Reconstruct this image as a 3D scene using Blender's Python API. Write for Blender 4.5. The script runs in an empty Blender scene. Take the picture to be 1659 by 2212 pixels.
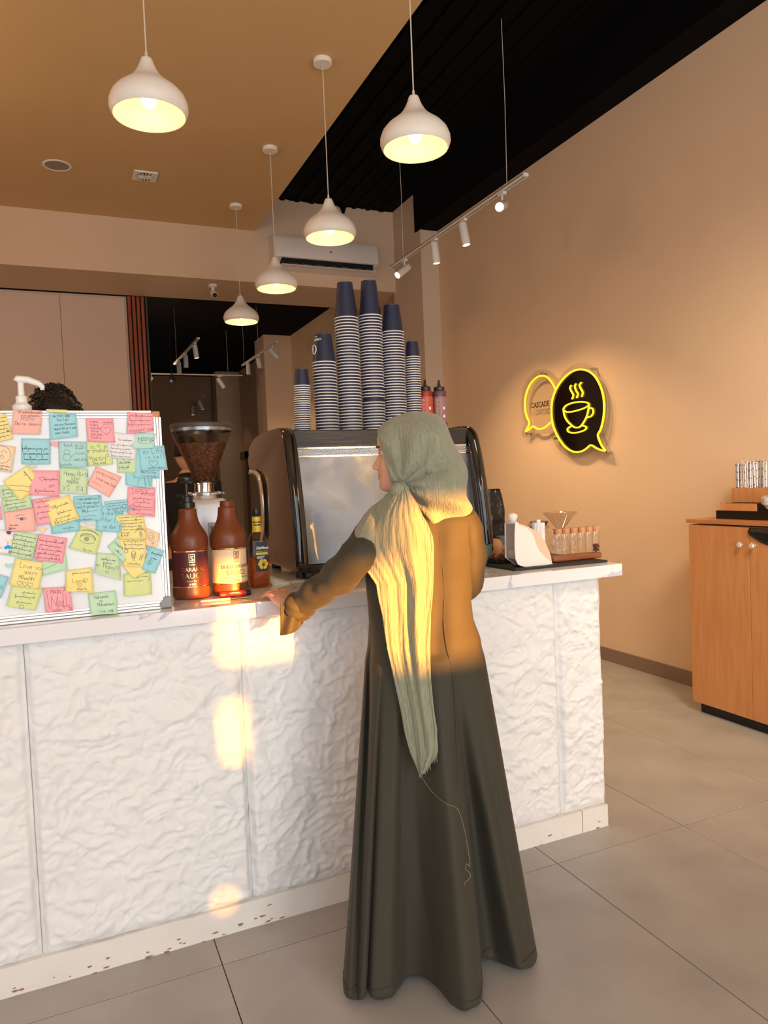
import bpy, bmesh, math, random
from mathutils import Vector, Matrix, noise
sc = bpy.context.scene
C = sc.collection
PI = math.pi
def lin(r, g, b):
    f = lambda c: (c/255/12.92) if c <= 10.3 else ((c/255+.055)/1.055)**2.4
    return (f(r), f(g), f(b), 1)

# ------------------------------------------------------------------ camera
W, H, F = 1659.0, 2212.0, 1577.99
YAW, PIT, ROL = 0.412705, -0.0424501, -0.0414971
def cam_axes():
    f = Vector((math.sin(YAW)*math.cos(PIT), math.cos(YAW)*math.cos(PIT), math.sin(PIT)))
    r0 = Vector((math.cos(YAW), -math.sin(YAW), 0)); u0 = r0.cross(f)
    r = math.cos(ROL)*r0+math.sin(ROL)*u0; u = -math.sin(ROL)*r0+math.cos(ROL)*u0
    return r, u, f
RX, UX, FX = cam_axes()
CAM = Vector((0, 0, 1.43))
cd = bpy.data.cameras.new('camera'); cam = bpy.data.objects.new('camera', cd); C.objects.link(cam)
cd.sensor_fit = 'HORIZONTAL'; cd.sensor_width = 36; cd.lens = F/W*36; cd.clip_start = .05
cam.matrix_world = Matrix(((RX.x, UX.x, -FX.x, CAM.x), (RX.y, UX.y, -FX.y, CAM.y), (RX.z, UX.z, -FX.z, CAM.z), (0, 0, 0, 1)))
sc.camera = cam
def at(x, y, ax, val):                       # the point of a real plane (axis = value) measured in the photograph
    d = RX*((x-W/2)/F)-UX*((y-H/2)/F)+FX
    return CAM+d*((val-CAM[ax])/d[ax])

# ------------------------------------------------------------------ world, sun, lights, exposure
vs = sc.view_settings
vs.view_transform = 'Standard'; vs.look = 'None'; vs.gamma = 1; vs.use_curve_mapping = False; vs.exposure = 0.0
w = bpy.data.worlds.new('sky'); sc.world = w; w.use_nodes = True
bg = w.node_tree.nodes['Background']; bg.inputs[0].default_value = (.80, .86, 1, 1); bg.inputs[1].default_value = 1.0
def lamp(kind, name, loc, power, col, d=None, **k):
    l = bpy.data.lights.new(name, kind); l.energy = power; l.color = col[:3]
    for a, b in k.items(): setattr(l, a, b)
    o = bpy.data.objects.new(name, l); C.objects.link(o); o.location = loc
    if d is not None: o.rotation_euler = Vector(d).to_track_quat('-Z', 'Y').to_euler()
    return o
SUN_DIR = Vector((-.28, 1, -.064))
lamp('SUN', 'low_evening_sun', (5, -12, 3), 33.0, (1, .36, .035), SUN_DIR, angle=math.radians(.9))
# daylight through the shop front behind the camera, then two added fills
lamp('AREA', 'shop_front_daylight', (-.1, -2.9, 1.9), 165, (.75, .89, 1), (.10, 1, -.10), shape='RECTANGLE', size=5.6, size_y=3.0)
lamp('AREA', 'left_side_fill', (-3.3, 1.0, 1.6), 22, (1, .94, .9), (1, .1, -.1), shape='RECTANGLE', size=2.4, size_y=1.8)  # added fill light from the left, where the wall has no opening
lamp('AREA', 'added_warm_fill', (1.7, -2.8, .95), 95, (1, .88, .74), (.62, 1, -.02), shape='RECTANGLE', size=2.0, size_y=1.3)  # added warm area light that lifts the lower right wall
# added warm fill lamps out of view that brighten the ceiling
for i, (x, y) in enumerate(((2.6, -1.2), (-1.2, -1.0), (-1.6, 4.6))):
    lamp('POINT', 'ceiling_fill_lamp', (x, y, 2.9), 42, (1, .60, .30), shadow_soft_size=.2)
lamp('SPOT', 'right_wall_fill_spot', (2.2, .9, 3.1), 300, (1, .78, .54), (1.5, 2.8, -3.1), spot_size=math.radians(80), spot_blend=1, shadow_soft_size=.35)  # added unseen spot, brightens the lower part of the right wall
# lamps of the back room
lamp('POINT', 'back_room_lamp', (1.4, 11.0, 2.9), 26, (1, .62, .38), shadow_soft_size=.15)

# ------------------------------------------------------------------ helpers
def bmn(): return bmesh.new()
def box(bm, x0, x1, y0, y1, z0, z1, M=None):
    vs_ = [bm.verts.new(Vector(p) if M is None else M @ Vector(p)) for p in
           ((x0, y0, z0), (x1, y0, z0), (x1, y1, z0), (x0, y1, z0), (x0, y0, z1), (x1, y0, z1), (x1, y1, z1), (x0, y1, z1))]
    for f in ((3, 2, 1, 0), (4, 5, 6, 7), (0, 1, 5, 4), (1, 2, 6, 5), (2, 3, 7, 6), (3, 0, 4, 7)):
        bm.faces.new([vs_[i] for i in f])
    return bm
def rings(bm, rs, closed=True, cap0=True, cap1=True):
    L = [[bm.verts.new(Vector(p)) for p in r] for r in rs]
    n = len(L[0]); m = n if closed else n-1
    for a, b in zip(L, L[1:]):
        for i in range(m):
            j = (i+1) % n
            try: bm.faces.new((a[i], a[j], b[j], b[i]))
            except ValueError: pass
    if closed and cap0: bm.faces.new(L[0][::-1])
    if closed and cap1: bm.faces.new(L[-1])
    return bm
def lathe(bm, prof, n=32, M=None, cap0=True, cap1=True, sx=1, sy=1, pw=2.0):
    rs = []
    for r, z in prof:
        ring = []
        for i in range(n):
            a = 2*PI*i/n; c, s = math.cos(a), math.sin(a)
            if pw != 2.0:
                k = (abs(c)**pw+abs(s)**pw)**(-1/pw); c *= k; s *= k
            p = Vector((r*c*sx, r*s*sy, z)); ring.append(M @ p if M else p)
        rs.append(ring)
    return rings(bm, rs, True, cap0, cap1)
def frames(pts):
    pts = [Vector(p) for p in pts]; out = []; up = None
    for i, p in enumerate(pts):
        t = (pts[min(i+1, len(pts)-1)]-pts[max(i-1, 0)]).normalized()
        if up is None: up = Vector((0, 0, 1)) if abs(t.z) < .9 else Vector((0, 1, 0))
        s = t.cross(up).normalized(); up = s.cross(t).normalized(); out.append((p, s, up))
    return out
def tube(bm, pts, r, n=10, cap=True):
    rs = []
    for i, (p, s, u) in enumerate(frames(pts)):
        q = r[i] if isinstance(r, (list, tuple)) else r
        rs.append([p+s*(q*math.cos(2*PI*k/n))+u*(q*math.sin(2*PI*k/n)) for k in range(n)])
    return rings(bm, rs, True, cap, cap)
def spline(pts, n=6, closed=False):
    P = [Vector(p) for p in pts]; m = len(P); out = []
    g = (lambda i: P[i % m]) if closed else (lambda i: P[max(0, min(m-1, i))])
    for i in range(m if closed else m-1):
        a, b, c, d = g(i-1), g(i), g(i+1), g(i+2)
        for k in range(n):
            t = k/n
            out.append(.5*((2*b)+(c-a)*t+(2*a-5*b+4*c-d)*t*t+(3*b-a-3*c+d)*t**3))
    if not closed: out.append(P[-1])
    return out
def prism(bm, poly, d, M=None):               # poly: list of 3D points, extruded by vector d
    a = [bm.verts.new(Vector(p)) for p in poly]; b = [bm.verts.new(Vector(p)+Vector(d)) for p in poly]
    n = len(a); bm.faces.new(a); bm.faces.new(b[::-1])
    for i in range(n):
        j = (i+1) % n; bm.faces.new((a[j], a[i], b[i], b[j]))
    return bm
def grid(bm, rows, closed=False):
    L = [[bm.verts.new(Vector(p)) for p in r] for r in rows]
    for a, b in zip(L, L[1:]):
        for i in range(len(a)-(0 if closed else 1)):
            j = (i+1) % len(a); bm.faces.new((a[i], a[j], b[j], b[i]))
    return bm
def interp(tab, x):
    if x <= tab[0][0]: return tab[0][1:] if len(tab[0]) > 2 else tab[0][1]
    for a, b in zip(tab, tab[1:]):
        if x <= b[0]:
            t = (x-a[0])/(b[0]-a[0])
            v = tuple(p+(q-p)*t for p, q in zip(a[1:], b[1:]))
            return v if len(v) > 1 else v[0]
    return tab[-1][1:] if len(tab[-1]) > 2 else tab[-1][1]
def part(name, bm, m, parent=None, smooth=True, bevel=0, seg=2, world=True, sub=0, solid=0, angle=40):
    bmesh.ops.recalc_face_normals(bm, faces=bm.faces)
    me = bpy.data.meshes.new(name); bm.to_mesh(me); bm.free()
    ms = m if isinstance(m, (list, tuple)) else [m]
    for q in ms: me.materials.append(q)
    o = bpy.data.objects.new(name, me); C.objects.link(o)
    if parent is not None:
        if world:
            mw = Matrix.Identity(4); p = parent
            while p is not None:
                mw = Matrix.LocRotScale(p.location, p.rotation_euler, p.scale) @ mw; p = p.parent
            me.transform(mw.inverted())
        o.parent = parent
    if bevel:
        b = o.modifiers.new('b', 'BEVEL'); b.width = bevel; b.segments = seg; b.limit_method = 'ANGLE'; b.angle_limit = math.radians(50)
    if solid:
        s = o.modifiers.new('s', 'SOLIDIFY'); s.thickness = solid; s.offset = 0
    if sub:
        s = o.modifiers.new('u', 'SUBSURF'); s.levels = sub; s.render_levels = sub
    if smooth:
        for p in me.polygons: p.use_smooth = True
        if smooth != 2:
            try: me.set_sharp_from_angle(angle=math.radians(angle))
            except Exception: pass
    return o
def thing(name, label, cat, loc=(0, 0, 0), rz=0, group=None):
    o = bpy.data.objects.new(name, None); C.objects.link(o); o.empty_display_size = .05
    o.location = loc; o.rotation_euler = (0, 0, rz); o['label'] = label; o['category'] = cat
    if group: o['group'] = group
    return o
def tag(o, label, cat, group=None):
    o['label'] = label; o['category'] = cat
    if group: o['group'] = group
    return o
def struct(o): o['kind'] = 'structure'; return o
def dup(root, loc=None, rz=None, label=None, group=None):
    r = root.copy(); C.objects.link(r)
    if loc is not None: r.location = loc
    if rz is not None: r.rotation_euler = (0, 0, rz)
    if label: r['label'] = label
    if group: r['group'] = group
    for ch in list(root.children):
        c = ch.copy(); C.objects.link(c); c.parent = r
        for g in list(ch.children):
            d = g.copy(); C.objects.link(d); d.parent = c
    return r

# ------------------------------------------------------------------ materials
MATS = {}
def mat(name, col, rough=.6, metal=0, spec=.5, bump=0, bscale=40, var=0, vscale=8, col2=None, trans=0, ior=1.45, emit=None, estr=0, coat=0, stretch=None, alpha=1, sheen=0, aniso=0, detail=4, rvar=0, sss=0, bdist=.002, ridged=False):
    if name in MATS: return MATS[name]
    m = bpy.data.materials.new(name); m.use_nodes = True; nt = m.node_tree; N = nt.nodes; K = nt.links
    b = N['Principled BSDF']; I = b.inputs
    I['Base Color'].default_value = col if len(col) == 4 else (*col, 1)
    I['Roughness'].default_value = rough; I['Metallic'].default_value = metal; I['Specular IOR Level'].default_value = spec
    I['Transmission Weight'].default_value = trans; I['IOR'].default_value = ior; I['Coat Weight'].default_value = coat
    I['Alpha'].default_value = alpha; I['Sheen Weight'].default_value = sheen; I['Anisotropic'].default_value = aniso
    if sss: I['Subsurface Weight'].default_value = sss; I['Subsurface Radius'].default_value = (.012, .005, .003); I['Subsurface Scale'].default_value = 1
    if emit: I['Emission Color'].default_value = emit if len(emit) == 4 else (*emit, 1); I['Emission Strength'].default_value = estr
    if bump or var or rvar:
        tc = N.new('ShaderNodeTexCoord'); src = tc.outputs['Object']
        if stretch:
            mp = N.new('ShaderNodeMapping'); mp.inputs['Scale'].default_value = stretch; K.new(src, mp.inputs[0]); src = mp.outputs[0]
    if var:
        n1 = N.new('ShaderNodeTexNoise'); n1.inputs['Scale'].default_value = vscale; n1.inputs['Detail'].default_value = detail; K.new(src, n1.inputs[0])
        mx = N.new('ShaderNodeMix'); mx.data_type = 'RGBA'
        c = I['Base Color'].default_value[:]
        c2 = col2 if col2 else tuple(x*(1-var) for x in c[:3])+(1,)
        mx.inputs[6].default_value = c; mx.inputs[7].default_value = c2 if len(c2) == 4 else (*c2, 1)
        r = N.new('ShaderNodeMapRange'); r.inputs[1].default_value = .5-.25; r.inputs[2].default_value = .5+.25; K.new(n1.outputs[0], r.inputs[0])
        K.new(r.outputs[0], mx.inputs[0]); K.new(mx.outputs[2], I['Base Color'])
    if rvar:
        n3 = N.new('ShaderNodeTexNoise'); n3.inputs['Scale'].default_value = vscale*1.7; K.new(src, n3.inputs[0])
        r = N.new('ShaderNodeMapRange'); r.inputs[1].default_value = .3; r.inputs[2].default_value = .7; r.inputs[3].default_value = max(0, rough-rvar); r.inputs[4].default_value = rough+rvar
        K.new(n3.outputs[0], r.inputs[0]); K.new(r.outputs[0], I['Roughness'])
    if bump:
        n2 = N.new('ShaderNodeTexNoise'); n2.noise_type = 'RIDGED_MULTIFRACTAL' if ridged else 'FBM'; n2.inputs['Scale'].default_value = bscale; n2.inputs['Detail'].default_value = 6; K.new(src, n2.inputs[0])
        bp = N.new('ShaderNodeBump'); bp.inputs['Strength'].default_value = bump; bp.inputs['Distance'].default_value = bdist
        K.new(n2.outputs[0], bp.inputs['Height']); K.new(bp.outputs[0], I['Normal'])
    MATS[name] = m
    return m
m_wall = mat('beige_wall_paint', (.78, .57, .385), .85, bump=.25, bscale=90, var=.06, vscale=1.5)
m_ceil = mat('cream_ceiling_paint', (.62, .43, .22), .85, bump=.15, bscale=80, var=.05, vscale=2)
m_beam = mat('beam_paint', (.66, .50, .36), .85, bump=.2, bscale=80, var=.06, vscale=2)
m_black = mat('black_ceiling_paint', (.0015, .0015, .0022), .9, spec=.15, bump=.4, bscale=14, var=.4, vscale=5)
m_cup_board = mat('cupboard_laminate', (.62, .47, .37), .55)
m_tile = mat('grey_floor_tile', lin(172, 168, 163), .40, var=.16, vscale=3.2, bump=.12, bscale=130, rvar=.10, col2=lin(150, 145, 141))
m_grout = mat('dark_grout', lin(92, 78, 70), .9)
m_skirt = mat('grey_skirting_tile', lin(140, 118, 100), .5, var=.1, vscale=6)
m_white = mat('white_plastic', (.80, .79, .77), .35)
m_blackp = mat('black_plastic', (.012, .012, .013), .32)
m_wood = mat('orange_oak', lin(206, 146, 94), .5, var=.5, vscale=6, stretch=(6, 6, .7), col2=lin(190, 128, 78), bump=.1, bscale=60, detail=8)
m_chrome = mat('chrome', (.75, .75, .75), .12, 1)
m_steel = mat('steel', (.55, .55, .55), .3, 1)

# ------------------------------------------------------------------ the room
XW, ZC, ZB, ZD = 3.714, 4.04, 4.40, 4.0      # right wall, cream ceiling, black ceiling, dropped black band
YA, YB, ZU = 7.446, 8.28, 3.52               # beam front, beam back, underside
CE = 1.944                                   # right edge of the cream ceiling
YF = -3.5
def sbox(name, m, *a, parent=None, **k):
    o = part(name, box(bmn(), *a), m, parent, smooth=False, **k)
    return struct(o) if parent is None else o
fl = sbox('floor', m_grout, -4, 3.9, YF-.2, 17.4, -.1, -.012)
tx = [.361+.6137*k for k in range(-7, 7)]; ty = [2.173+1.19*k for k in range(-4, 13)]
tm = None
for i, (a, b) in enumerate(zip(tx, tx[1:])):
    for c, d in zip(ty, ty[1:]):
        if tm is None:
            o = part('floor_tile', box(bmn(), 0, .6137-.0028, 0, 1.19-.0028, -.012, 0), m_tile, None, smooth=False, bevel=.0012, seg=1); tm = o
        else:
            o = tm.copy(); C.objects.link(o)
        o.parent = fl; o.location = (a+.0014, c+.0014, random.Random(i*31+int(c*10)).uniform(-.0004, .0004))
sbox('wall_right', m_wall, XW, XW+.2, YF-.2, 17.2, 0, 4.6)
sbox('wall_left', m_wall, -4, -3.8, YF-.2, 17.2, 0, 4.6)
# unseen wall behind the camera, openings invented and shaped to cast the sun patches
bm = bmn()
def sun_gap_wall():
    x = lambda v, y=2.32: v+(y-YF)*.28
    z = lambda v, y=2.32: v+(y-YF)*.064
    holes = [(x(.445), x(.70), z(.885), z(1.17)), (x(.70), x(.97), z(.885), z(1.335)), (x(.437), x(.497), z(.57), z(.735)), (x(.39), x(.428), z(.095), z(.135))]
    xs = sorted({-4, 3.9, *[h[0] for h in holes], *[h[1] for h in holes]}); zs = sorted({0, 4.6, *[h[2] for h in holes], *[h[3] for h in holes]})
    for x0, x1 in zip(xs, xs[1:]):
        for z0, z1 in zip(zs, zs[1:]):
            mx, mz = (x0+x1)/2, (z0+z1)/2
            if any(h[0] < mx < h[1] and h[2] < mz < h[3] for h in holes): continue
            box(bm, x0, x1, YF-.06, YF, z0, z1)
sun_gap_wall()
struct(part('wall_front_sun_mask', bm, mat('sun_mask_dark', (.10, .09, .08), .7), None, smooth=False))
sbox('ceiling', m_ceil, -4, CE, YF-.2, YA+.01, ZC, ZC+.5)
o = sbox('ceiling_black', m_black, CE-.02, 3.9, YF-.2, YA+.2, ZB, ZB+.2)
# drop along the right wall, painted black, and the joist ribs of the black ceiling
sbox('trim_1', m_black, 3.50, XW, YF-.2, 6.9, ZD, ZB)
bmr = bmn()
for k in range(9): box(bmr, CE+.12+k*.16, CE+.17+k*.16, YF, YA, ZB-.018, ZB)
struct(part('trim_2', bmr, m_black, None, smooth=False, bevel=.005))
# beam with air conditioner wall above it
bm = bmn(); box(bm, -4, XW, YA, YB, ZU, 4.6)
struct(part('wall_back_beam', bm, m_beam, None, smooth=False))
# ragged black paint edge that runs down the beam face
rr = random.Random(4); poly = []; n = 60
for i in range(n+1):
    x = CE+(3.514-CE)*i/n; t = i/n
    d = .0+.012*rr.random()+(.05 if .50 < t < .53 else 0)+(.07 if .60 < t < .64 else 0)
    poly.append((x, YA-.003, 4.40-d))
poly = [(CE, YA-.003, 4.41)]+poly+[(3.514, YA-.003, 4.41)]
struct(part('trim_3', prism(bmn(), poly, (0, .002, 0)), m_black, None, smooth=False))
# corner column
bm = bmn(); box(bm, 3.514, XW, 6.80, YA+.05, 0, 4.0); box(bm, 3.514, 3.56, 6.80, YA+.05, 4.0, 4.40)
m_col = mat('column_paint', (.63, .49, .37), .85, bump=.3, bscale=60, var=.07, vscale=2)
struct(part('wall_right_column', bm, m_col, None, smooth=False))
# back room
sbox('ceiling_back_room', m_black, -4, 3.9, YB, 17.2, 3.98, 4.2)
bm = bmn(); zt = 4.6
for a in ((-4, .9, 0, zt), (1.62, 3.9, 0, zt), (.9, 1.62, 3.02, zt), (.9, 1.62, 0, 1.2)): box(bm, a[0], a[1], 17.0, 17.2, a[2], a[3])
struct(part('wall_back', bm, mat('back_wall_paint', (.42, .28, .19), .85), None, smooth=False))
bm = bmn()
for v in (.9, 1.14, 1.38, 1.60): box(bm, v, v+.03, 16.98, 17.03, 1.2, 3.02)
for v in (1.2, 2.1, 3.0): box(bm, .9, 1.62, 16.98, 17.03, v, v+.03)
struct(part('window_1', bm, mat('window_frame_grey', (.25, .24, .23), .5), None, smooth=False))
bm = bmn(); box(bm, 3.24, XW, 12.17, 12.8, 0, 3.98); 
struct(part('wall_right_column_2', bm, m_wall, None, smooth=False))
bm = bmn(); box(bm, 3.2, XW, 16.2, 16.6, 0, 3.98)
struct(part('wall_right_column_3', bm, m_wall, None, smooth=False))
# skirting of the right wall
bm = bmn(); box(bm, XW-.012, XW, -1, 12, 0, .098)
struct(part('baseboard_right', bm, m_skirt, None, smooth=False, bevel=.002))
# ------------------------------------------------------------------ the counter
m_stone = mat('white_painted_stone', (.78, .775, .77), .72, bump=.9, bscale=20, var=.05, vscale=3, detail=7, bdist=.012, ridged=True)
m_plinth = mat('white_plinth_paint', (.76, .73, .69), .6, var=.7, vscale=9, bump=.2, bscale=50, col2=(.70, .66, .61), detail=8)
def marble():
    m = mat('veined_white_marble', (.74, .74, .77), .10)
    nt = m.node_tree; N = nt.nodes; K = nt.links; b = N['Principled BSDF']
    tc = N.new('ShaderNodeTexCoord'); mp = N.new('ShaderNodeMapping'); mp.inputs['Rotation'].default_value = (0, 0, .5); mp.inputs['Location'].default_value = (.1, 0, 0); K.new(tc.outputs['Object'], mp.inputs[0])
    no = N.new('ShaderNodeTexNoise'); no.inputs['Scale'].default_value = 2.1; no.inputs['Detail'].default_value = 8; no.inputs['Distortion'].default_value = 1.2; K.new(mp.outputs[0], no.inputs[0])
    cr = N.new('ShaderNodeValToRGB'); e = cr.color_ramp.elements; e[0].position = .47; e[0].color = (.78, .77, .79, 1); e[1].position = .488; e[1].color = (.50, .48, .60, 1)
    x = cr.color_ramp.elements.new(.50); x.color = (.78, .77, .79, 1)
    K.new(no.outputs[0], cr.inputs[0]); K.new(cr.outputs[0], b.inputs['Base Color']); return m
m_marble = marble()
ct = thing('service_counter', 'long service counter clad in rough white painted stone, woman leaning on it', 'counter', (.2, 2.6, 0))
bm = bmn(); box(bm, -1.6, 1.93, 2.36, 2.715, .0, 1.012)
part('counter_body', bm, m_white, ct, smooth=False)
def stone_z(x, z, seed):
    p = Vector((x*1.0, seed*7.3, z*1.0))
    h = noise.fractal(p*1.6, .9, 2.1, 3)*.012
    q = p*4+Vector((noise.noise(p*3), 0, noise.noise(p*3+Vector((9, 9, 9)))))*1.1
    rd = 1-abs(noise.noise(q)); h += (rd**6)*.007
    q2 = Vector((p.x*9, p.y, p.z*15))+Vector((noise.noise(p*8), 0, noise.noise(p*7+Vector((3, 1, 2)))))*1.4
    h += ((1-abs(noise.noise(q2)))**4)*.0075
    q3 = Vector((p.x*24, p.y, p.z*34))+Vector((noise.noise(p*14), 0, noise.noise(p*13+Vector((3, 1, 2)))))*1.6
    h += ((1-abs(noise.noise(q3)))**3)*.0062+noise.noise(p*60)*.0022
    return h
def stone_panel(x0, x1, z0, z1, seed, res=.0050):
    nx = max(6, int((x1-x0)/res)); nz = int((z1-z0)/res); rows = []
    for j in range(nz+1):
        r = []
        for i in range(nx+1):
            u, v = i/nx, j/nz
            e = min(u*(x1-x0), (1-u)*(x1-x0), v*.4+.01, (1-v)*(z1-z0)+.01)
            k = min(1, e/.022); k = k*k*(3-2*k)
            x = x0+.0006+(x1-x0-.0012)*u; z = z0+(z1-z0)*v
            if x1 > 1.9 and u > .97: x += noise.noise(Vector((0, 0, z*9)))*.012*(u-.97)/.03
            r.append((x, 2.336-k*(.010+stone_z(x, z, seed)), z))
        rows.append(r)
    bm = grid(bmn(), rows)
    bd = [e for e in bm.edges if e.is_boundary]
    ex = bmesh.ops.extrude_edge_only(bm, edges=bd)
    for v in ex['geom']:
        if isinstance(v, bmesh.types.BMVert): v.co.y = 2.362
    return bm
for k, (a, b) in enumerate(((-1.35, -.75), (-.75, -.128), (-.128, .497), (.497, 1.115), (1.115, 1.73), (1.73, 1.952))):
    part('stone_panel', stone_panel(a, b, .088, 1.012, k+1), m_stone, ct, smooth=2)
for a, b in ((-1.5, -.3), (-.3, .9), (.9, 1.815), (1.818, 1.945)):
    bm = bmn(); rw = []
    n = int((b-a)/.02)+2
    for z in (0, .03, .06, .088):
        rw.append([(a+(b-a)*i/n, 2.312-noise.noise(Vector((a+(b-a)*i/n*1, 0, z))*14)*.0012, z+(noise.noise(Vector((i*.35, a, 0)))*.003 if z > .08 else 0)) for i in range(n+1)])
    grid(bm, rw); bd = [e for e in bm.edges if e.is_boundary]; ex = bmesh.ops.extrude_edge_only(bm, edges=bd)
    for v in ex['geom']:
        if isinstance(v, bmesh.types.BMVert): v.co.y = 2.365
    part('plinth_board', bm, m_plinth, ct, smooth=False)
# chips in the plinth paint
bm = bmn(); rc = random.Random(11)
for k in range(34):
    x = rc.uniform(-.22, .62) if k < 28 else rc.uniform(1.3, 1.9); z = abs(rc.gauss(.012, .014)); s = rc.uniform(.002, .007)
    P = [(x+s*rc.uniform(.7, 2.2)*math.cos(t), 2.3098, max(.001, z+s*.45*rc.uniform(.5, 1.1)*math.sin(t))) for t in [2*PI*q/7 for q in range(7)]]
    prism(bm, P, (0, .002, 0))
o = part('paint_chips', bm, mat('chipped_brown', lin(150, 112, 82), .8), ct, smooth=False); o['kind'] = 'stuff'
top = thing('marble_countertop', 'white veined marble worktop slab along the stone counter', 'countertop', (.2, 2.6, 1.013))
bm = bmn(); z0, z1 = 1.013, 1.061
part('slab', box(bm, -1.6, 2.029, 2.284, 2.72, z0, z1), m_marble, top, smooth=False, bevel=.002)
bk_ = thing('rear_worktop', 'rear worktop behind the stone counter carrying machine and grinder', 'worktop', (1.1, 3.1, 0))
part('rear_slab', prism(bmn(), [(x, y, z0) for x, y in ((.30, 2.7205), (2.029, 2.7205), (2.029, 2.95), (1.78, 2.95), (1.78, 3.44), (.30, 3.44))], (0, 0, z1-z0)), m_marble, bk_, smooth=False, bevel=.0015)
part('carcass', box(bmn(), .34, 1.74, 2.73, 3.40, 0, 1.0125), m_white, bk_, smooth=False)
part('carcass', box(bmn(), 1.741, 1.93, 2.73, 2.93, 0, 1.0125), m_white, bk_, smooth=False)

# ------------------------------------------------------------------ stroke lettering
G = {}
def _g(s):
    for ln in s.strip().split('\n'):
        k, v = ln[0], ln[2:]
        G[k] = [[tuple(int(c)/8 for c in (p[0], p[1])) for p in st.split()] for st in v.split('/')]
_g('''A 00 28 40/12 32
B 00 08 28 37 35 24 04/24 33 31 20 00
C 47 28 17 04 11 20 41
D 00 08 28 46 42 20 00
E 40 00 08 48/04 34
F 00 08 48/04 34
G 47 28 06 02 20 41 44 24
H 00 08/40 48/04 44
I 20 28
J 38 32 20 01
K 00 08/48 04 40
L 08 00 40
M 00 08 24 48 40
N 00 08 40 48
O 20 02 06 28 46 42 20
P 00 08 28 47 45 24 04
Q 20 02 06 28 46 42 20/22 40
R 00 08 28 47 45 24 04/24 40
S 47 28 07 05 24 43 41 20 01
T 20 28/08 48
U 08 02 20 42 48
V 08 20 48
W 08 10 25 30 48
X 00 48/08 40
Y 08 24 48/24 20
Z 08 48 00 40
a 34 14 02 10 30 34/31 40
b 08 00 20 33 24 03
c 33 14 02 10 31
d 38 30/33 14 02 10 31
e 02 32 24 14 02 10 30
f 37 28 10/04 34
g 34 14 02 10 32/34 30 10
h 08 00/03 24 33 30
i 14 10/16 17
j 24 20 01/26 27
k 08 00/34 02 30
l 18 10 20
m 00 04/03 14 23 20/23 34 43 40
n 00 04/03 24 33 30
o 10 02 14 33 31 10
p 04 00/04 24 33 21 01
r 00 04/02 24 34
s 34 14 03 32 30 00
t 17 11 20 30/05 35
u 04 01 20 34/34 30
v 04 20 44
w 04 10 23 30 44
x 04 40/00 44
y 04 21/44 10 00
z 04 34 00 30
0 20 02 06 28 46 42 20
1 16 28 20
2 06 28 46 00 40
3 07 28 46 24 42 20 01
4 30 38 02 42
5 48 08 05 34 42 20 01
6 38 04 02 20 42 34 04
7 08 48 10
8 24 06 28 46 24 02 20 42 24
9 44 14 06 28 46 44 10
' 28 26
/ 00 48
. 10 11
: 11 12/15 16
- 04 34
! 28 23/20 21
~ 03 15 33 45''')
def strokes_text(s, u, v, h, sp=.62):
    out = []; x = u
    for ch in s:
        if ch == ' ': x += h*sp*.7; continue
        for st in G.get(ch, []): out.append([(x+px*h, v-py*h) for px, py in st])
        x += h*sp
    return out
def arabic(u, v, w, h, seed):
    r = random.Random(seed); out = []; x = u+w
    while x > u:
        L = min(x-u, r.uniform(.10, .24)); st = []; k = int(L/.022)+3
        for i in range(k+1):
            t = i/k; y = 0
            if i % 2 == 1: y = r.choice((.25, .35, .2, .9 if r.random() < .2 else .3))
            st.append((x-L*t, v-h*y))
        if r.random() < .5: st += [(x-L-.012, v+h*.45), (x-L+.02, v+h*.55)]
        out.append(st)
        if r.random() < .75: dx = x-L*r.uniform(.2, .8); dy = r.choice((.75, -.55)); out.append([(dx, v-h*dy), (dx+.012, v-h*dy+.003)])
        if r.random() < .25: out.append([(x-L-.015, v), (x-L-.018, v-h*1.1)])
        x -= L+.035
    return out
def heart(u, v, s):
    return [[(u+s*.06*16*math.sin(t)**3/1.0, v-s*.06*(13*math.cos(t)-5*math.cos(2*t)-2*math.cos(3*t)-math.cos(4*t))) for t in [2*PI*k/16 for k in range(17)]]]
def circ(u, v, r, a0=0, a1=360, ry=None):
    return [[(u+r*math.cos(math.radians(a0+(a1-a0)*k/14)), v-(ry or r)*math.sin(math.radians(a0+(a1-a0)*k/14))) for k in range(15)]]
def ribbon(bm, pts, wd, fn, nrm):
    P = [fn(u, v) for u, v in pts]
    for a, b in zip(P, P[1:]):
        d = b-a
        if d.length < 1e-6: continue
        d.normalize(); s = d.cross(nrm).normalized()*wd*.5; e = d*wd*.4
        bm.faces.new([bm.verts.new(q) for q in (a-s-e, b-s+e, b+s+e, a+s-e)])

# ------------------------------------------------------------------ whiteboard with sticky notes
BY = 2.352
wb = thing('whiteboard', 'aluminium framed whiteboard standing on the counter, covered in sticky notes', 'whiteboard', (-.1, BY+.01, 1.062))
xr, zb_, zt_ = .2925, 1.0622, 1.676
m_alu = mat('brushed_aluminium', (.80, .77, .74), .38, .55, bump=.05, bscale=200)
m_wbs = mat('whiteboard_surface', (.80, .82, .84), .16, spec=.5)
part('board_surface', box(bmn(), -.36, xr-.020, BY+.0035, BY+.016, zb_+.02, zt_-.018), m_wbs, wb, smooth=False)
def rail(bm, a, b, horizontal, c, wd):
    for k in range(3):
        o0 = c-wd/2+wd*k/3; o1 = o0+wd/3-.0012
        d = .002 if k == 1 else .0
        if horizontal: box(bm, a, b, BY+.0005+d, BY+.018, o0, o1)
        else: box(bm, o0, o1, BY+.0005+d, BY+.018, a, b)
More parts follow.
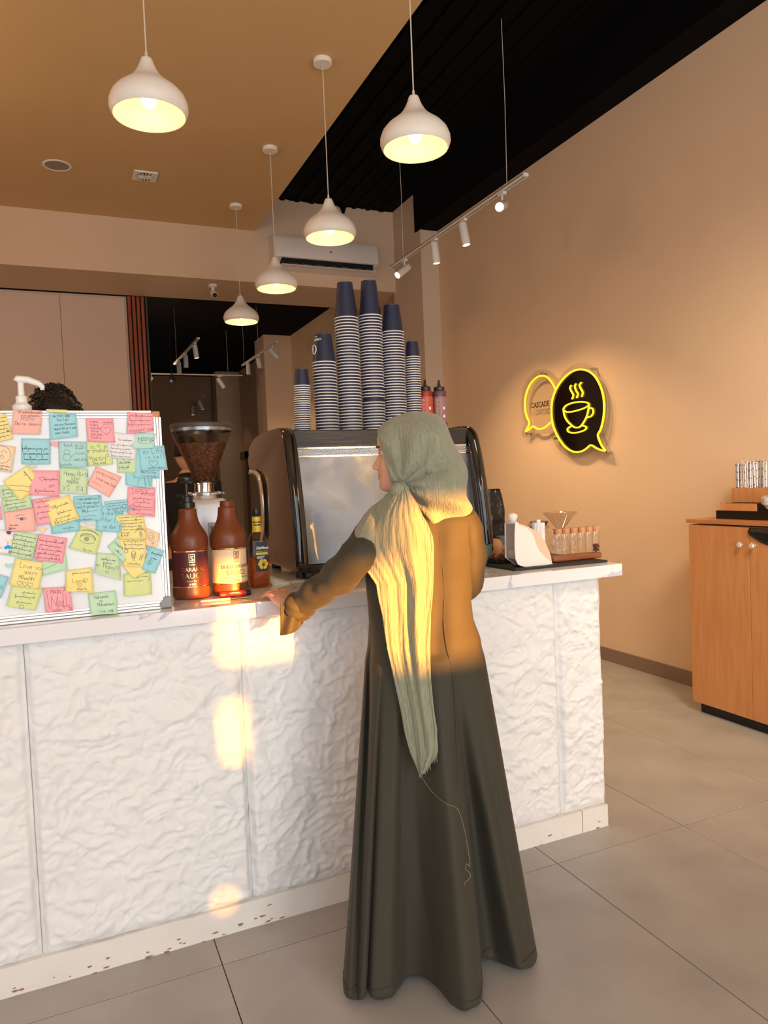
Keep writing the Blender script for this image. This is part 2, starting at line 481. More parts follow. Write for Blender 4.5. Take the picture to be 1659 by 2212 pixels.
bm = bmn(); rail(bm, -.38, xr-.03, True, zt_-.011, .024); part('frame_rail', bm, m_alu, wb, smooth=False, bevel=.0008, seg=1)
bm = bmn(); rail(bm, -.38, xr-.03, True, zb_+.013, .026)
part('frame_rail', bm, m_alu, wb, smooth=False, bevel=.0008, seg=1)
bm = bmn(); rail(bm, zb_+.026, zt_-.023, False, -.367, .024)
part('frame_rail', bm, m_alu, wb, smooth=False, bevel=.0008, seg=1)
bm = bmn(); rail(bm, zb_+.034, zt_-.02, False, xr-.013, .024)
part('frame_rail', bm, m_alu, wb, smooth=False, bevel=.0008, seg=1)
bm = bmn(); prism(bm, [(xr-.036, BY-.001, zb_), (xr+.002, BY-.001, zb_), (xr+.002, BY-.001, zb_+.038), (xr-.024, BY-.001, zb_+.038), (xr-.024, BY-.001, zb_+.026), (xr-.036, BY-.001, zb_+.022)], (0, .024, 0))
part('corner_cap', bm, mat('grey_corner_plastic', (.24, .25, .26), .4), wb, smooth=False, bevel=.004, seg=3)
part('wooden_back_edge', box(bmn(), xr-.028, xr-.004, BY+.004, BY+.022, zt_-.022, zt_-.001), m_wood, wb, smooth=False, bevel=.004)
part('rear_strut', prism(bmn(), [(.15, BY+.018, zt_-.06), (.15, BY+.018, zt_-.1), (.15, BY+.26, zb_), (.15, BY+.28, zb_)], (.02, 0, 0)), m_alu, wb, smooth=False)

COL = dict(y=(246, 222, 118), b=(132, 206, 218), p=(247, 150, 160), s=(250, 170, 152), g=(190, 220, 160), l=(208, 222, 130), m=(168, 218, 205), n=(178, 222, 178), w=(228, 226, 230), t=(238, 208, 160), o=(248, 206, 150), f=(236, 232, 244), a=(150, 208, 205))
m_note = {k: mat('note_paper_'+{'y': 'yellow', 'b': 'blue', 'p': 'pink', 's': 'salmon', 'g': 'green', 'l': 'lime', 'm': 'mint', 'n': 'pale_green', 'w': 'white', 't': 'tan', 'o': 'peach', 'f': 'lilac_white', 'a': 'teal'}[k], tuple(x for x in lin(*[c+(255-c)*.22 for c in v])[:3]), .8, var=.06, vscale=12) for k, v in COL.items()}
m_ink = mat('pencil_ink', (.10, .10, .14), .8)
m_inkp = mat('red_ink', (.30, .07, .10), .8)
m_inkb = mat('navy_ink', (.05, .08, .16), .8)
NRM = Vector((0, -1, 0)); ncount = [0]
def note(q, c, label, items=(), curl=.004, ink=None, wd=.0009, fold=0, grp='sticky notes on the whiteboard'):
    k = ncount[0]; ncount[0] += 1
    base = BY-.0008-.0001*k; rn = random.Random(k)
    P = [at(x, y, 1, BY) for x, y in q]
    cu = curl*rn.uniform(.5, 1.5); sk = rn.uniform(-.5, .5)
    def f(u, v, off=0.0):
        a = P[0].lerp(P[1], u); b = P[3].lerp(P[2], u); p = a.lerp(b, v)
        y = base-cu*(v**3)*(1+sk*(u-.5)*2)-.0012*math.sin(PI*u)*v
        if fold and u < .3 and v > .7: y -= fold*((.3-u)/.3)*((v-.7)/.3)
        return Vector((p.x, y-off, p.z))
    cen = f(.5, .5)
    t = thing('sticky_note', label, 'sticky note', tuple(cen), 0, grp)
    n = 7
    o = part('paper', grid(bmn(), [[f(i/n, j/n) for i in range(n+1)] for j in range(n+1)]), m_note[c], t, smooth=2, solid=.0003)
    st = []
    for it in items:
        if it[0] == 't': st += strokes_text(*it[1:])
        elif it[0] == 'a': st += arabic(*it[1:])
        elif it[0] == 'h': st += heart(*it[1:])
        elif it[0] == 'c': st += circ(*it[1:])
        elif it[0] == 'l': st += [it[1]]
    if st:
        bm = bmn()
        for s in st: ribbon(bm, s, wd, lambda u, v: f(min(.99, max(.01, u)), min(.99, max(.01, v)), .0004), NRM)
        part('handwriting', bm, ink or m_ink, t, smooth=False)
    return t
def ar(n, v0=.2, dv=.17, h=.09, u=.12, w=.76, seed=1): return [('a', u+.03*(k % 2), v0+dv*k, w-.08*(k % 2), h, seed*10+k) for k in range(n)]
T = 't'
note([(280, 934), (337, 936), (332, 968), (285, 970)], 'm', 'pale mint sticky note half hidden behind the white note, top right', [(T, 'NANA', .3, .55, .28), ('c', .6, .5, .3, 0, 360, .2)])
note([(252, 972), (297, 966), (293, 1022), (254, 1021)], 'g', 'green sticky note tucked under the white note and the blue my-life note', [('a', .1, .6, .6, .1, 3), ('a', .1, .8, .5, .1, 4), ('c', .5, .35, .2)])
note([(271, 1010), (330, 1014), (328, 1055), (272, 1048)], 'b', 'blue sticky note with the pencilled figure, under the stacked blue pair', [('l', [(.45, .9), (.5, .4), (.6, .25), (.7, .4), (.74, .95)]), ('c', .62, .35, .12, 180, 360), ('l', [(.8, .3), (.9, .9)])])
note([(286, 976), (346, 984), (345, 1034), (288, 1033)], 'b', 'blue sticky note directly behind the my-life-is-hell note', [(T, 'Nothing', .3, .8, .13), (T, 'is dream', .3, .95, .12)])
note([(298.5, 965.6), (354, 962), (362, 1015), (304, 1017)], 'b', 'blue sticky note reading my LIFE is hell with a heart-shaped doodle', [(T, 'my LIFE', .16, .3, .2), (T, 'is hell', .2, .52, .2), ('h', .5, .72, .18), ('a', .3, .92, .6, .07, 5)], curl=.007)
note([(187, 953), (243, 953), (244, 1003), (189, 1007)], 'l', 'lime sticky note reading the end, ringed by little dark hearts', [(T, 'shahd', .2, .45, .17), (T, '04/5/1', .2, .82, .15), (T, 'the end', .2, .96, .13)]+[('h', a, b, .06) for a, b in ((.2, .25), (.45, .2), (.72, .24), (.06, .4), (.8, .42), (.78, .6), (.12, .68))], ink=m_inkb)
note([(126, 953), (188, 954), (188, 1009), (128, 1010)], 'a', 'teal sticky note with a small snowman doodle beside writing', [(T, 'best milk', .2, .2, .13), (T, 'ever', .6, .3, .13), ('c', .28, .42, .1), ('c', .28, .62, .14), ('l', [(.42, .6), (.6, .45)]), (T, 'love', .62, .5, .12), (T, 'matcha', .55, .75, .12), ('a', .05, .92, .4, .08, 6)], wd=.0008)
note([(185, 903), (244, 903), (249, 957), (189, 953)], 'p', 'pink sticky note with a column of names and one heart', [(T, 'name', .15, .2, .12), (T, 'habo', .15, .34, .12), (T, 'panda', .15, .47, .12), (T, 'shaw', .15, .6, .12), (T, 'marama', .15, .73, .11), (T, 'tudie', .15, .87, .12), ('h', .7, .5, .2), ('a', .6, .2, .35, .1, 7), ('l', [(.62, .26), (.95, .24)])], ink=m_inkp)
note([(233, 933), (294, 937), (293, 993), (234, 988)], 'w', 'white square note covered in neat dark handwriting', [('a', .1, .28, .14, .1, 8), ('a', .4, .3, .45, .1, 9)]+ar(4, .5, .145, .08, .1, .75, 10), curl=.006)
note([(275, 889.5), (332, 893), (331, 932), (274, 937)], 'p', 'pink creased sticky note overlapping the top right frame rail', ar(2, .2, .22, .14, .08, .85, 11)+[('a', .05, .62, .85, .1, 12), (T, 'yousef amar', .1, .93, .16)], ink=m_inkp)
note([(130, 1009), (191, 1013), (189, 1068), (128, 1065)], 'g', 'green sticky note reading happy birth day in pencil', [(T, 'Happy Birth', .14, .3, .17, .5), (T, 'Day', .42, .45, .16), (T, 'MARRA', .25, .62, .14), ('l', [(.2, .68), (.75, .7)]), (T, '35:04!', .1, .9, .18, .9)])
note([(-42, 903), (13, 893), (29, 948), (-28, 960)], 'y', 'yellow tilted sticky note cut by the photo edge, upper left', ar(6, .15, .14, .09, .3, .65, 13), wd=.0011)
note([(28, 884), (92, 887), (87, 938), (26, 937)], 's', 'salmon sticky note with a German wish over the top rail', [(T, 'Ich wuensche euch', .15, .14, .11, .45), (T, 'ein schoens', .28, .28, .12, .5), (T, 'FEST', .3, .44, .13), ('h', .68, .38, .07), (T, 'Deine Jasmin', .1, .64, .14, .55)], curl=.008)
note([(105, 895), (165, 894), (168, 943), (109, 950)], 'b', 'blue sticky note in the top row reading you are the most beautiful', [(T, 'Jan 15 Fri 2026', .12, .12, .09, .5), (T, 'Smile', .28, .29, .12), ('c', .66, .25, .05), (T, 'you are the most', .18, .47, .1, .5), (T, 'beautiful girl ever', .16, .64, .1, .45), (T, 'seen today', .18, .81, .11, .5)], curl=.009)
note([(46, 947), (109, 948), (109, 1003), (47, 1003)], 'b', 'blue sticky note with three lines of large Arabic script', [('a', .04, .42, .85, .16, 14), ('a', .04, .62, .9, .16, 15), ('a', .1, .84, .8, .16, 16)], wd=.0011)
note([(-28, 955), (34.5, 965), (25, 1021), (-30, 1012)], 't', 'tan sticky note with a large round face doodle, left edge', [('c', .55, .38, .33), ('c', .62, .32, .1, 0, 180), ('c', .56, .46, .06), ('a', .45, .82, .45, .12, 17), ('a', .45, .94, .4, .1, 18)])
note([(-3, 1049), (60, 1042), (70.5, 1096), (9, 1106.5)], 'g', 'green sticky note half covered by the tilted yellow one', ar(6, .2, .14, .09, .08, .75, 19))
note([(65, 1016), (127, 1016.5), (128, 1071), (63, 1069)], 'p', 'pink sticky note with a heart, behind the tilted yellow note', [('h', .42, .33, .1), ('a', .5, .38, .45, .1, 20), ('a', .2, .85, .65, .12, 21), ('h', .8, .6, .05), ('h', .7, .64, .05)])
note([(59, 1004.5), (91.7, 1043.6), (45, 1082.7), (7, 1039)], 'y', 'yellow sticky note turned forty-five degrees on the left', [('l', [(.9, .3), (.25, .95)]), ('l', [(.98, .5), (.45, .98)])]+[('a', .15, .25, .5, .12, 22)], curl=.007)
note([(68, 1079), (128, 1070), (135, 1126), (81, 1136)], 'p', 'pink sticky note behind the tilted yellow note in mid board', ar(4, .15, .2, .09, .1, .5, 23), ink=m_inkp)
note([(159, 1072), (218.5, 1069), (223, 1122.5), (165, 1127)], 'b', 'blue sticky note reading I was wondering if it actually', [(T, 'I was wondering if', .1, .17, .11, .45), (T, 'ill please good', .1, .33, .11, .5), (T, 'and it actually', .08, .48, .11, .5), (T, 'Wel', .25, .65, .14), ('l', [(.4, .65), (.8, .6)]), ('c', .5, .85, .25, 0, 180, .05), ('a', .1, .95, .5, .08, 24)])
note([(108, 1095), (168, 1095), (173.5, 1146), (111.5, 1153.7)], 'b', 'blue sticky note showing below the tilted yellow mid-board note', [('a', .4, .85, .4, .09, 25)])
note([(95.4, 1084), (150, 1069), (172, 1120), (112.6, 1137)], 'y', 'yellow sticky note tilted to the left over the pink and blue ones', [('h', .25, .3, .07), ('a', .35, .32, .5, .1, 26), ('a', .35, .6, .5, .09, 27), ('a', .2, .78, .55, .09, 28), ('a', .15, .93, .75, .09, 29), ('c', .2, .9, .06)], curl=.008)
note([(208, 1007), (263, 1030), (236, 1074), (189, 1046)], 's', 'salmon sticky note turned diagonally near the upper middle', [('a', .1, .25, .8, .1, 30), (T, 'Love you too', .2, .55, .14, .5), ('l', [(.1, .75), (.5, .76)])], ink=m_inkp)
note([(212, 1092), (268, 1095), (262, 1150), (207, 1146)], 'b', 'blue sticky note reading so don\'t cry, behind the long yellow strip', [(T, 'we are bff', .1, .35, .17, .55), (T, 'for life', .3, .62, .18, .55), (T, "so don't cry", .25, .88, .17, .55)])
note([(225, 1083), (281, 1078), (290, 1100), (234, 1110)], 'b', 'blue sticky note with dense script left of the pink note with red heading', ar(3, .25, .22, .15, .06, .8, 31)+[(T, 'EIRssem', .25, .95, .26)])
note([(276, 1080), (336, 1076), (334, 1117), (276.5, 1110)], 'p', 'pink sticky note showing under the note with red heading', [('a', .05, .7, .4, .1, 32), ('a', .3, .9, .6, .1, 33)], ink=m_inkp)
note([(276.5, 1052), (336, 1053), (332, 1102), (275.4, 1096)], 'p', 'pink sticky note with a big red-ink heading, right side', [(T, 'TAREK', .1, .3, .22), ('a', .5, .3, .45, .12, 34), ('l', [(.05, .33), (.95, .36)]), ('a', .2, .55, .7, .12, 35), ('a', .25, .72, .6, .1, 36), ('a', .25, .92, .65, .12, 37), ('l', [(.05, .95), (.2, .78), (.24, .9), (.06, .95)])], ink=m_inkp, curl=.007)
note([(-40, 1090), (0, 1085), (5, 1122), (-38, 1128)], 'p', 'sliver of a pink sticky note at the very left edge', [('a', .6, .9, .3, .1, 38)])
note([(8.6, 1107), (73, 1097), (78, 1147.5), (13, 1147)], 's', 'salmon sticky note with two bold eyebrow and eye strokes', [('l', [(.36, .28), (.5, .22), (.66, .26)]), ('l', [(.38, .38), (.55, .37), (.7, .4), (.66, .5)]), ('c', .56, .43, .05), ('c', .56, .43, .03), ('a', .12, .72, .3, .08, 39), ('a', .14, .87, .2, .07, 40)], ink=m_inkb, wd=.0012)
note([(174, 1135), (221, 1149), (208.5, 1198), (149, 1184)], 'l', 'lime sticky note with a large shaded pencil eye drawing', [('c', .5, .48, .3, 10, 170, .16), ('c', .5, .46, .32, 12, 168, .2), ('c', .5, .45, .33, 15, 165, .22), ('c', .5, .5, .3, 190, 350, .14), ('c', .46, .46, .09), ('c', .46, .46, .04), ('c', .46, .46, .06), ('c', .5, .3, .42, 20, 150, .2), ('c', .5, .28, .42, 30, 140, .2), ('a', .5, .92, .3, .08, 41)], wd=.0013, ink=mat('soft_pencil', (.22, .23, .17), .8))
note([(20, 1143), (83.6, 1155), (69, 1210), (6, 1197)], 'g', 'green sticky note beside the printed card, Arabic lines in pencil', ar(5, .18, .17, .11, .2, .75, 42))
note([(-42, 1140), (33.5, 1148), (34.6, 1194), (-42, 1199)], 'f', 'small printed card with balloon, stars and blue cloud, left edge', [(T, 'Bebo', .8, .96, .1)])
CARD = at(10, 1170, 1, BY)
# print on the card: balloon, stars and cloud (flat print)
def blob(name, cx, cy, pts, m, par):
    bm = bmn(); P = [at(cx+a, cy+b, 1, BY) for a, b in pts]
    prism(bm, [(p.x, BY-.0082, p.z) for p in P], (0, .0003, 0)); return part(name, bm, m, par, smooth=False)
cardo = [o for o in C.objects if o.get('label', '').startswith('small printed card')][0]
ell = lambda a, b, n=14: [(a*math.cos(2*PI*k/n), b*math.sin(2*PI*k/n)) for k in range(n)]
star = lambda r: [((r if k % 2 == 0 else r*.5)*math.sin(PI*k/5), -(r if k % 2 == 0 else r*.5)*math.cos(PI*k/5)) for k in range(10)]
blob('printed_balloon', 19.5, 1149, ell(5, 5.5), mat('print_mauve', (.10, .05, .10), .6), cardo)
blob('printed_cloud', 17, 1182, [(-8, 2), (-6, -2), (-3, -3), (0, -6), (4, -4), (7, -2), (8, 2), (4, 4), (0, 2), (-4, 5)], mat('print_blue', (.02, .33, .75), .6), cardo)
for sx, sy, sr in ((17.5, 1172, 3.2), (2, 1183, 3), (14, 1165.5, 1.8), (23, 1166.5, 1.8), (24, 1157, 1.6)):
    blob('printed_star', sx, sy, star(sr), mat('print_yellow', (.85, .50, .10), .6), cardo)
note([(254, 1160), (290, 1185), (268, 1215), (232, 1181.6)], 'n', 'pale green sticky note turned diagonally, poking out left of the yellow strip', [(T, 'RAWAN', .1, .5, .16), ('a', .3, .8, .4, .12, 43)])
note([(209.6, 1194), (258, 1197), (261, 1252), (205, 1236)], 'g', 'green sticky note with curled bottom corner and small hearts, lower right', [('a', .2, .3, .6, .12, 44), ('a', .3, .45, .35, .1, 45), (T, 'Hana', .3, .66, .2), ('h', .08, .62, .07), ('h', .88, .55, .07), ('h', .45, .82, .07)], curl=.018)
note([(315.5, 1139), (344.5, 1152.6), (339, 1182), (314, 1178)], 'o', 'peach sticky note with a spiral doodle at the right rail', [('c', .4, .4, .25), ('c', .4, .42, .12), (T, 'of', .5, .85, .2)])
note([(316, 1164), (326, 1168), (325, 1190), (318, 1188)], 'b', 'narrow blue note sliver beside the yellow strip', [('l', [(.5, .1), (.5, .9)])])
note([(267.6, 1239.6), (325.6, 1235), (328, 1283), (268.7, 1288)], 'l', 'lime sticky note alone at the bottom right of the board', [('a', .45, .2, .4, .08, 46), ('a', .1, .36, .6, .08, 47), ('c', .75, .28, .2, -60, 90, .1)], curl=.006)
note([(262, 1219), (296, 1200), (318, 1232), (288, 1250)], 'y', 'yellow sticky note turned diagonally, pointed end of the yellow strip', [])
note([(257, 1164), (318, 1162), (311, 1226), (266, 1223)], 'y', 'lower yellow note with a small long-haired figure doodle', ar(3, .1, .13, .06, .15, .75, 48)+[('c', .5, .5, .07), ('l', [(.43, .48), (.41, .66)]), ('l', [(.57, .48), (.6, .66)]), ('c', .5, .62, .05), ('c', .5, .66, .05), ('l', [(.47, .72), (.47, .8)]), ('l', [(.54, .72), (.54, .8)]), ('c', .2, .45, .07), ('a', .2, .9, .6, .06, 49), ('c', .85, .6, .05), ('c', .8, .7, .05)], wd=.0011)
note([(251, 1113.6), (310, 1109), (317, 1163.7), (256.5, 1165)], 'y', 'upper yellow note with dense text and a figure under a roof', ar(5, .12, .125, .07, .08, .85, 50)+[('a', .1, .75, .3, .07, 51), ('a', .1, .87, .25, .07, 52), ('l', [(.58, .75), (.8, .5), (.98, .72)]), ('c', .8, .65, .06), ('c', .8, .78, .04), ('c', .8, .83, .05), ('l', [(.77, .86), (.77, .95)]), ('l', [(.84, .86), (.84, .95)])], wd=.0011)
note([(324.5, 1180.5), (355.7, 1189), (334.5, 1239), (305, 1229.5)], 'b', 'narrow tilted blue sticky note overlapping the right frame rail', [('a', .2, .25, .7, .1, 53), ('a', .3, .45, .4, .08, 54), ('c', .3, .65, .1), ('c', .4, .6, .1)], ink=m_inkb)
note([(91, 1190), (142, 1196), (146, 1229), (92.5, 1243)], 'n', 'pale green sticky note peeping out below the large pink one', [('l', [(.05, .75), (.5, .6), (.9, .2)]), ('a', .3, .3, .4, .1, 55)])
note([(84, 1153), (145, 1162.4), (136, 1217), (74, 1209)], 'p', 'large pink sticky note with five lines of Arabic and hearts', ar(5, .25, .16, .11, .08, .82, 56)+[('h', .6, .17, .06), ('h', .12, .75, .06)], ink=mat('maroon_ink', (.22, .05, .12), .8), curl=.006)
note([(26.8, 1264), (93, 1269.7), (77, 1317.6), (14.5, 1308.7)], 'l', 'lime sticky note below the love-you-guys note, lower left', [('a', .4, .3, .45, .1, 57), ('a', .2, .5, .65, .12, 58), ('a', .3, .75, .5, .1, 59), ('c', .5, .92, .08)], curl=.008)
note([(33.5, 1206), (98, 1215), (83.6, 1273), (21, 1263)], 'y', 'yellow sticky note reading Love you guys with a row of hearts', [(T, 'Love you', .2, .3, .2, .55), (T, 'guys', .4, .5, .19), (T, 'MOwaHH', .25, .72, .14), ('h', .32, .87, .1), ('h', .5, .87, .1), ('h', .68, .87, .1)], curl=.006)
note([(-35, 1232), (19, 1246), (3, 1291), (-45, 1290)], 'b', 'blue sticky note cut by the left photo edge, lower board', [('l', [(.8, .4), (.9, .5), (.78, .55)]), ('l', [(.75, .5), (.92, .6)])])
note([(93.7, 1269.7), (151, 1267.5), (158, 1318.7), (100, 1323)], 'p', 'pink sticky note with tall pointed letters, bottom row', [(T, 'MAON', .25, .25, .16, .6), ('l', [(.15, .12), (.1, .15), (.14, .85), (.12, .8)]), ('l', [(.22, .9), (.25, .35), (.4, .75), (.48, .35), (.46, .85)]), (T, 'AL', .5, .8, .25), ('l', [(.68, .9), (.7, .2), (.8, .1)]), ('l', [(.8, .3), (.78, .8)]), ('h', .3, .94, .05), ('h', .42, .93, .05), ('h', .52, .92, .05), ('h', .86, .78, .06), ('h', .9, .9, .06)], ink=m_inkp)
note([(142.7, 1233), (198.5, 1225), (202, 1279.7), (142, 1275)], 'y', 'yellow curled sticky note with two hearts in the bottom half', [('a', .25, .2, .65, .1, 60), (T, 'Lena', .25, .6, .2), ('h', .72, .5, .1), ('h', .5, .7, .09), (T, 'merhq', .42, .92, .15), ('l', [(.4, .97), (.85, .96)])], curl=.014)
note([(191, 1283), (249.8, 1274.8), (255, 1325), (196, 1326.5)], 'n', 'pale green sticky note on the bottom rail with two names and a heart', [(T, 'Rahamah', .2, .27, .15, .5), ('h', .42, .4, .06), (T, 'Mohammed', .28, .62, .15, .5), (T, 'love you', .28, .9, .13, .55), ('h', .8, .84, .06)], curl=.010, fold=.01)
for q, c, lb in (([(100, 884), (146, 886), (144, 893), (101, 890)], 'l', 'torn scrap of lime paper tape on the top rail'), ([(108, 955), (126, 954), (126, 966), (111, 962)], 'p', 'torn scrap of pink paper between two blue notes'), ([(64, 1004), (80, 1004), (76, 1012), (68, 1010)], 'g', 'torn scrap of green paper below the Arabic blue note'), ([(82, 1137), (103, 1141), (92, 1152), (84, 1144)], 't', 'torn scrap of peach paper in the middle of the board'), ([(10, 1217), (31, 1219), (30, 1226), (17, 1226)], 'm', 'torn scrap of mint paper left of the love-you-guys note'), ([(183, 1128), (203, 1131), (200, 1136), (186, 1134)], 't', 'torn scrap of peach paper above the eye drawing')):
    note(q, c, lb, [], curl=.001)
def glass(name, tint=(1, 1, 1), base=.06, ior=1.45, rough=.03):
    m = bpy.data.materials.new(name); m.use_nodes = True; nt = m.node_tree; N = nt.nodes; K = nt.links; N.clear()
    o = N.new('ShaderNodeOutputMaterial'); mx = N.new('ShaderNodeMixShader'); t = N.new('ShaderNodeBsdfTransparent'); g = N.new('ShaderNodeBsdfGlossy')
    t.inputs[0].default_value = (*tint, 1); g.inputs['Roughness'].default_value = rough
    lw = N.new('ShaderNodeLayerWeight'); lw.inputs[0].default_value = .12; ad = N.new('ShaderNodeMath'); ad.operation = 'MULTIPLY_ADD'; ad.inputs[1].default_value = .55; ad.inputs[2].default_value = base*.6
    K.new(lw.outputs['Facing'], ad.inputs[0]); K.new(ad.outputs[0], mx.inputs[0]); K.new(t.outputs[0], mx.inputs[1]); K.new(g.outputs[0], mx.inputs[2]); K.new(mx.outputs[0], o.inputs[0])
    return m
# ------------------------------------------------------------------ pendant lamps
m_shade = mat('white_lamp_enamel', (.80, .77, .72), .45)
m_shin = mat('cream_lamp_inside', (.90, .72, .36), .5)
m_bulb = mat('glowing_bulb', (1, .9, .7), .4, emit=(1, .80, .42), estr=14)
m_cord = mat('white_cord', (.62, .58, .52), .6)
def pendant(x, y, rim, label, ceil=ZC, src=None):
    t = thing('pendant_lamp', label, 'lamp', (x, y, rim), 0, 'white teardrop pendant lamps')
    out = [(.150, 0), (.157, .008), (.164, .028), (.163, .050), (.152, .078), (.130, .104), (.102, .126), (.076, .146), (.056, .168), (.041, .192), (.031, .214), (.025, .232), (.021, .240), (.004, .242)]
    part('lamp_shade', lathe(bmn(), out, 48, cap0=False), m_shade, t, world=False, smooth=2)
    part('lamp_shade_inside', lathe(bmn(), [(r-.0035, z+.001) for r, z in out[:-2]], 48, cap0=False), m_shin, t, world=False, smooth=2)
    part('shade_rim', lathe(bmn(), [(.147, 0), (.150, -.0015), (.152, 0), (.150, .002), (.147, 0)], 48, cap0=False, cap1=False), m_shade, t, world=False)
    part('bulb', lathe(bmn(), [(.001, .030), (.016, .034), (.027, .045), (.031, .060), (.027, .076), (.016, .092), (.013, .12)], 24), m_bulb, t, world=False)
    part('cord_grip', lathe(bmn(), [(.006, .240), (.006, .262), (.004, .27)], 12), m_cord, t, world=False)
    part('cord', tube(bmn(), [(0, 0, .26), (0, 0, ceil-rim-.01)], .0032, 8), m_cord, t, world=False)
    part('ceiling_canopy', lathe(bmn(), [(.055, ceil-rim-.028), (.058, ceil-rim-.024), (.058, ceil-rim), (.01, ceil-rim)], 28), m_shade, t, world=False)
    l = lamp('POINT', 'pendant_light', (x, y, rim+.012), 2.6, (1, .70, .34), shadow_soft_size=.018)
    return t
pendant(1.613, 4.344, 2.955, 'white pendant lamp hanging in front of the air conditioner')
pendant(1.613, 5.593, 2.960, 'white pendant lamp hanging left of the air conditioner')
pendant(1.613, 6.813, 2.965, 'smallest white pendant lamp, in front of the black opening')
pendant(1.590, 3.090, 2.965, 'white pendant lamp hanging against the black ceiling')
pendant(.428, 3.300, 3.030, 'largest white pendant lamp, alone at the upper left')

# ------------------------------------------------------------------ track lights
m_glow = mat('glowing_spot_lens', (1, .9, .7), .4, emit=(1, .80, .48), estr=9)
m_track = mat('white_track_enamel', (.72, .70, .66), .4)
def track(p0, p1, heads, cords, label, grp='track light rails', ztop=ZB):
    p0, p1 = Vector(p0), Vector(p1); L = (p1-p0).length; d = (p1-p0)/L
    t = thing('track_light', label, 'track light', tuple(p0), 0, grp)
    ez = Vector((0, 0, 1)); s = d.cross(ez).normalized(); u = s.cross(d)
    M = Matrix((d, s, u)).transposed().to_4x4(); M.translation = p0
    bm = bmn(); box(bm, 0, L, -.017, -.006, -.009, .009, M); box(bm, 0, L, .006, .017, -.009, .009, M); box(bm, 0, L, -.017, .017, .004, .010, M)
    box(bm, -.012, 0, -.018, .018, -.010, .011, M); box(bm, L, L+.012, -.018, .018, -.010, .011, M)
    part('rail', bm, m_track, t, smooth=False)
    part('rail_slot', box(bmn(), 0, L, -.006, .006, -.004, .004, M), m_blackp, t, smooth=False)
    for f, dr, on, sz in heads:
        c = p0+d*L*f; dr = Vector(dr).normalized()
        part('adapter', box(bmn(), -.035, .035, -.014, .014, -.028, -.009, Matrix.Translation(c) @ M.to_3x3().to_4x4()), m_track, t, smooth=False, bevel=.003)
        j = c+Vector((0, 0, -.075*sz)); 
        part('head_arm', tube(bmn(), [c+Vector((0, 0, -.025)), j], .006, 8), m_track, t)
        a = j-dr*.055*sz+Vector((0, 0, -.018)); b = j+dr*.105*sz+Vector((0, 0, -.018))
        Q = dr.to_track_quat('Z', 'Y').to_matrix().to_4x4(); Q.translation = a; l = (b-a).length; r = .031*sz
        h = part('spot_head', lathe(bmn(), [(.001, 0), (r*.92, 0), (r, .004), (r, l), (r*.88, l), (r*.80, l-.018), (.001, l-.018)], 28, Q), m_track, t)
        part('lens', lathe(bmn(), [(.001, l-.016), (r*.72, l-.016), (r*.72, l-.012), (.001, l-.010)], 20, Q), m_glow if on else mat('dark_lens', (.08, .08, .08), .3), h)
        if on > 1: lamp('SPOT', 'spot_beam', b+dr*.01, on, (1, .66, .34), dr, spot_size=math.radians(95), spot_blend=.6, shadow_soft_size=.02)
    for f in cords:
        c = p0+d*L*f
        part('suspension_wire', tube(bmn(), [c+Vector((0, 0, .01)), (c.x+.006, c.y, (c.z+ztop)/2), (c.x, c.y, ztop)], .0022, 6), m_cord, t)
    return t
TX = 2.78
a = at(845, 562, 0, TX); b = at(1135, 401, 0, TX); zt_ = (a.z+b.z)/2
tolens = (CAM-Vector((2.8, 4.3, 3.3))).normalized()
track((TX, a.y, zt_), (TX, b.y, zt_), [(.13, (-.75, -.2, -.55), 4, 1.0), (.40, (.10, .0, -1), 80, 1.0), (.62, (.12, -.1, -1), 80, 1.0), (.87, (-.62, -.62, -.38), 16, 1.0)], (.12, .90), 'white track rail with four spotlights in front of the right wall')
def trk(pa, pb, Yn, heads, cords, label):
    a = at(*pa, 1, Yn); b = at(*pb, 2, a.z); track(a, b, heads, cords, label, 'track light rails', 3.98)
trk((428, 731), (377, 786), 9.0, [(.12, (.12, 0, -1), 3, 1.0), (.5, (0, 0, -1), 0, 1.0), (.8, (0, 0, -1), 0, 1.0)], (.9, ), 'track rail with three spotlights in the back room, left one')
trk((598, 739), (524, 789), 9.3, [(.12, (.75, 0, -.8), 3, .95), (.5, (.25, .45, -.8), 45, .95), (.82, (0, 0, -1), 0, .95)], (.95, .5), 'track rail with three spotlights in the back room, beside the column')
a = at(318, 807, 1, 12.0); b = at(522, 814, 1, 12.0)
track((a.x, 12, a.z), (b.x, 12, a.z), [(.76, (.5, 0, -.8), 0, 1.15), (.02, (-.4, 0, -.8), 0, 1.15)], (.85,), 'long pale track rail crossing the back room', ztop=3.98)
trk((440, 855), (410, 878), 15.2, [(.25, (.4, 0, -1), 3, 1.2), (.8, (0, 0, -1), 3, 1.2)], (.9,), 'farthest tiny track rail with two spotlights in the back room')
p = at(371, 822, 1, 11.5)
t = thing('globe_speaker', 'round black globe hanging in the dark back room', 'speaker', tuple(p))
part('globe', lathe(bmn(), [(.002, -.07), (.04, -.058), (.066, -.02), (.066, .01), (.045, .05), (.02, .07), (.018, .10), (.002, .10)], 24), m_blackp, t, world=False)
part('hanging_rod', tube(bmn(), [(0, 0, .1), (0, 0, 3.98-p.z)], .004, 8), m_blackp, t, world=False)

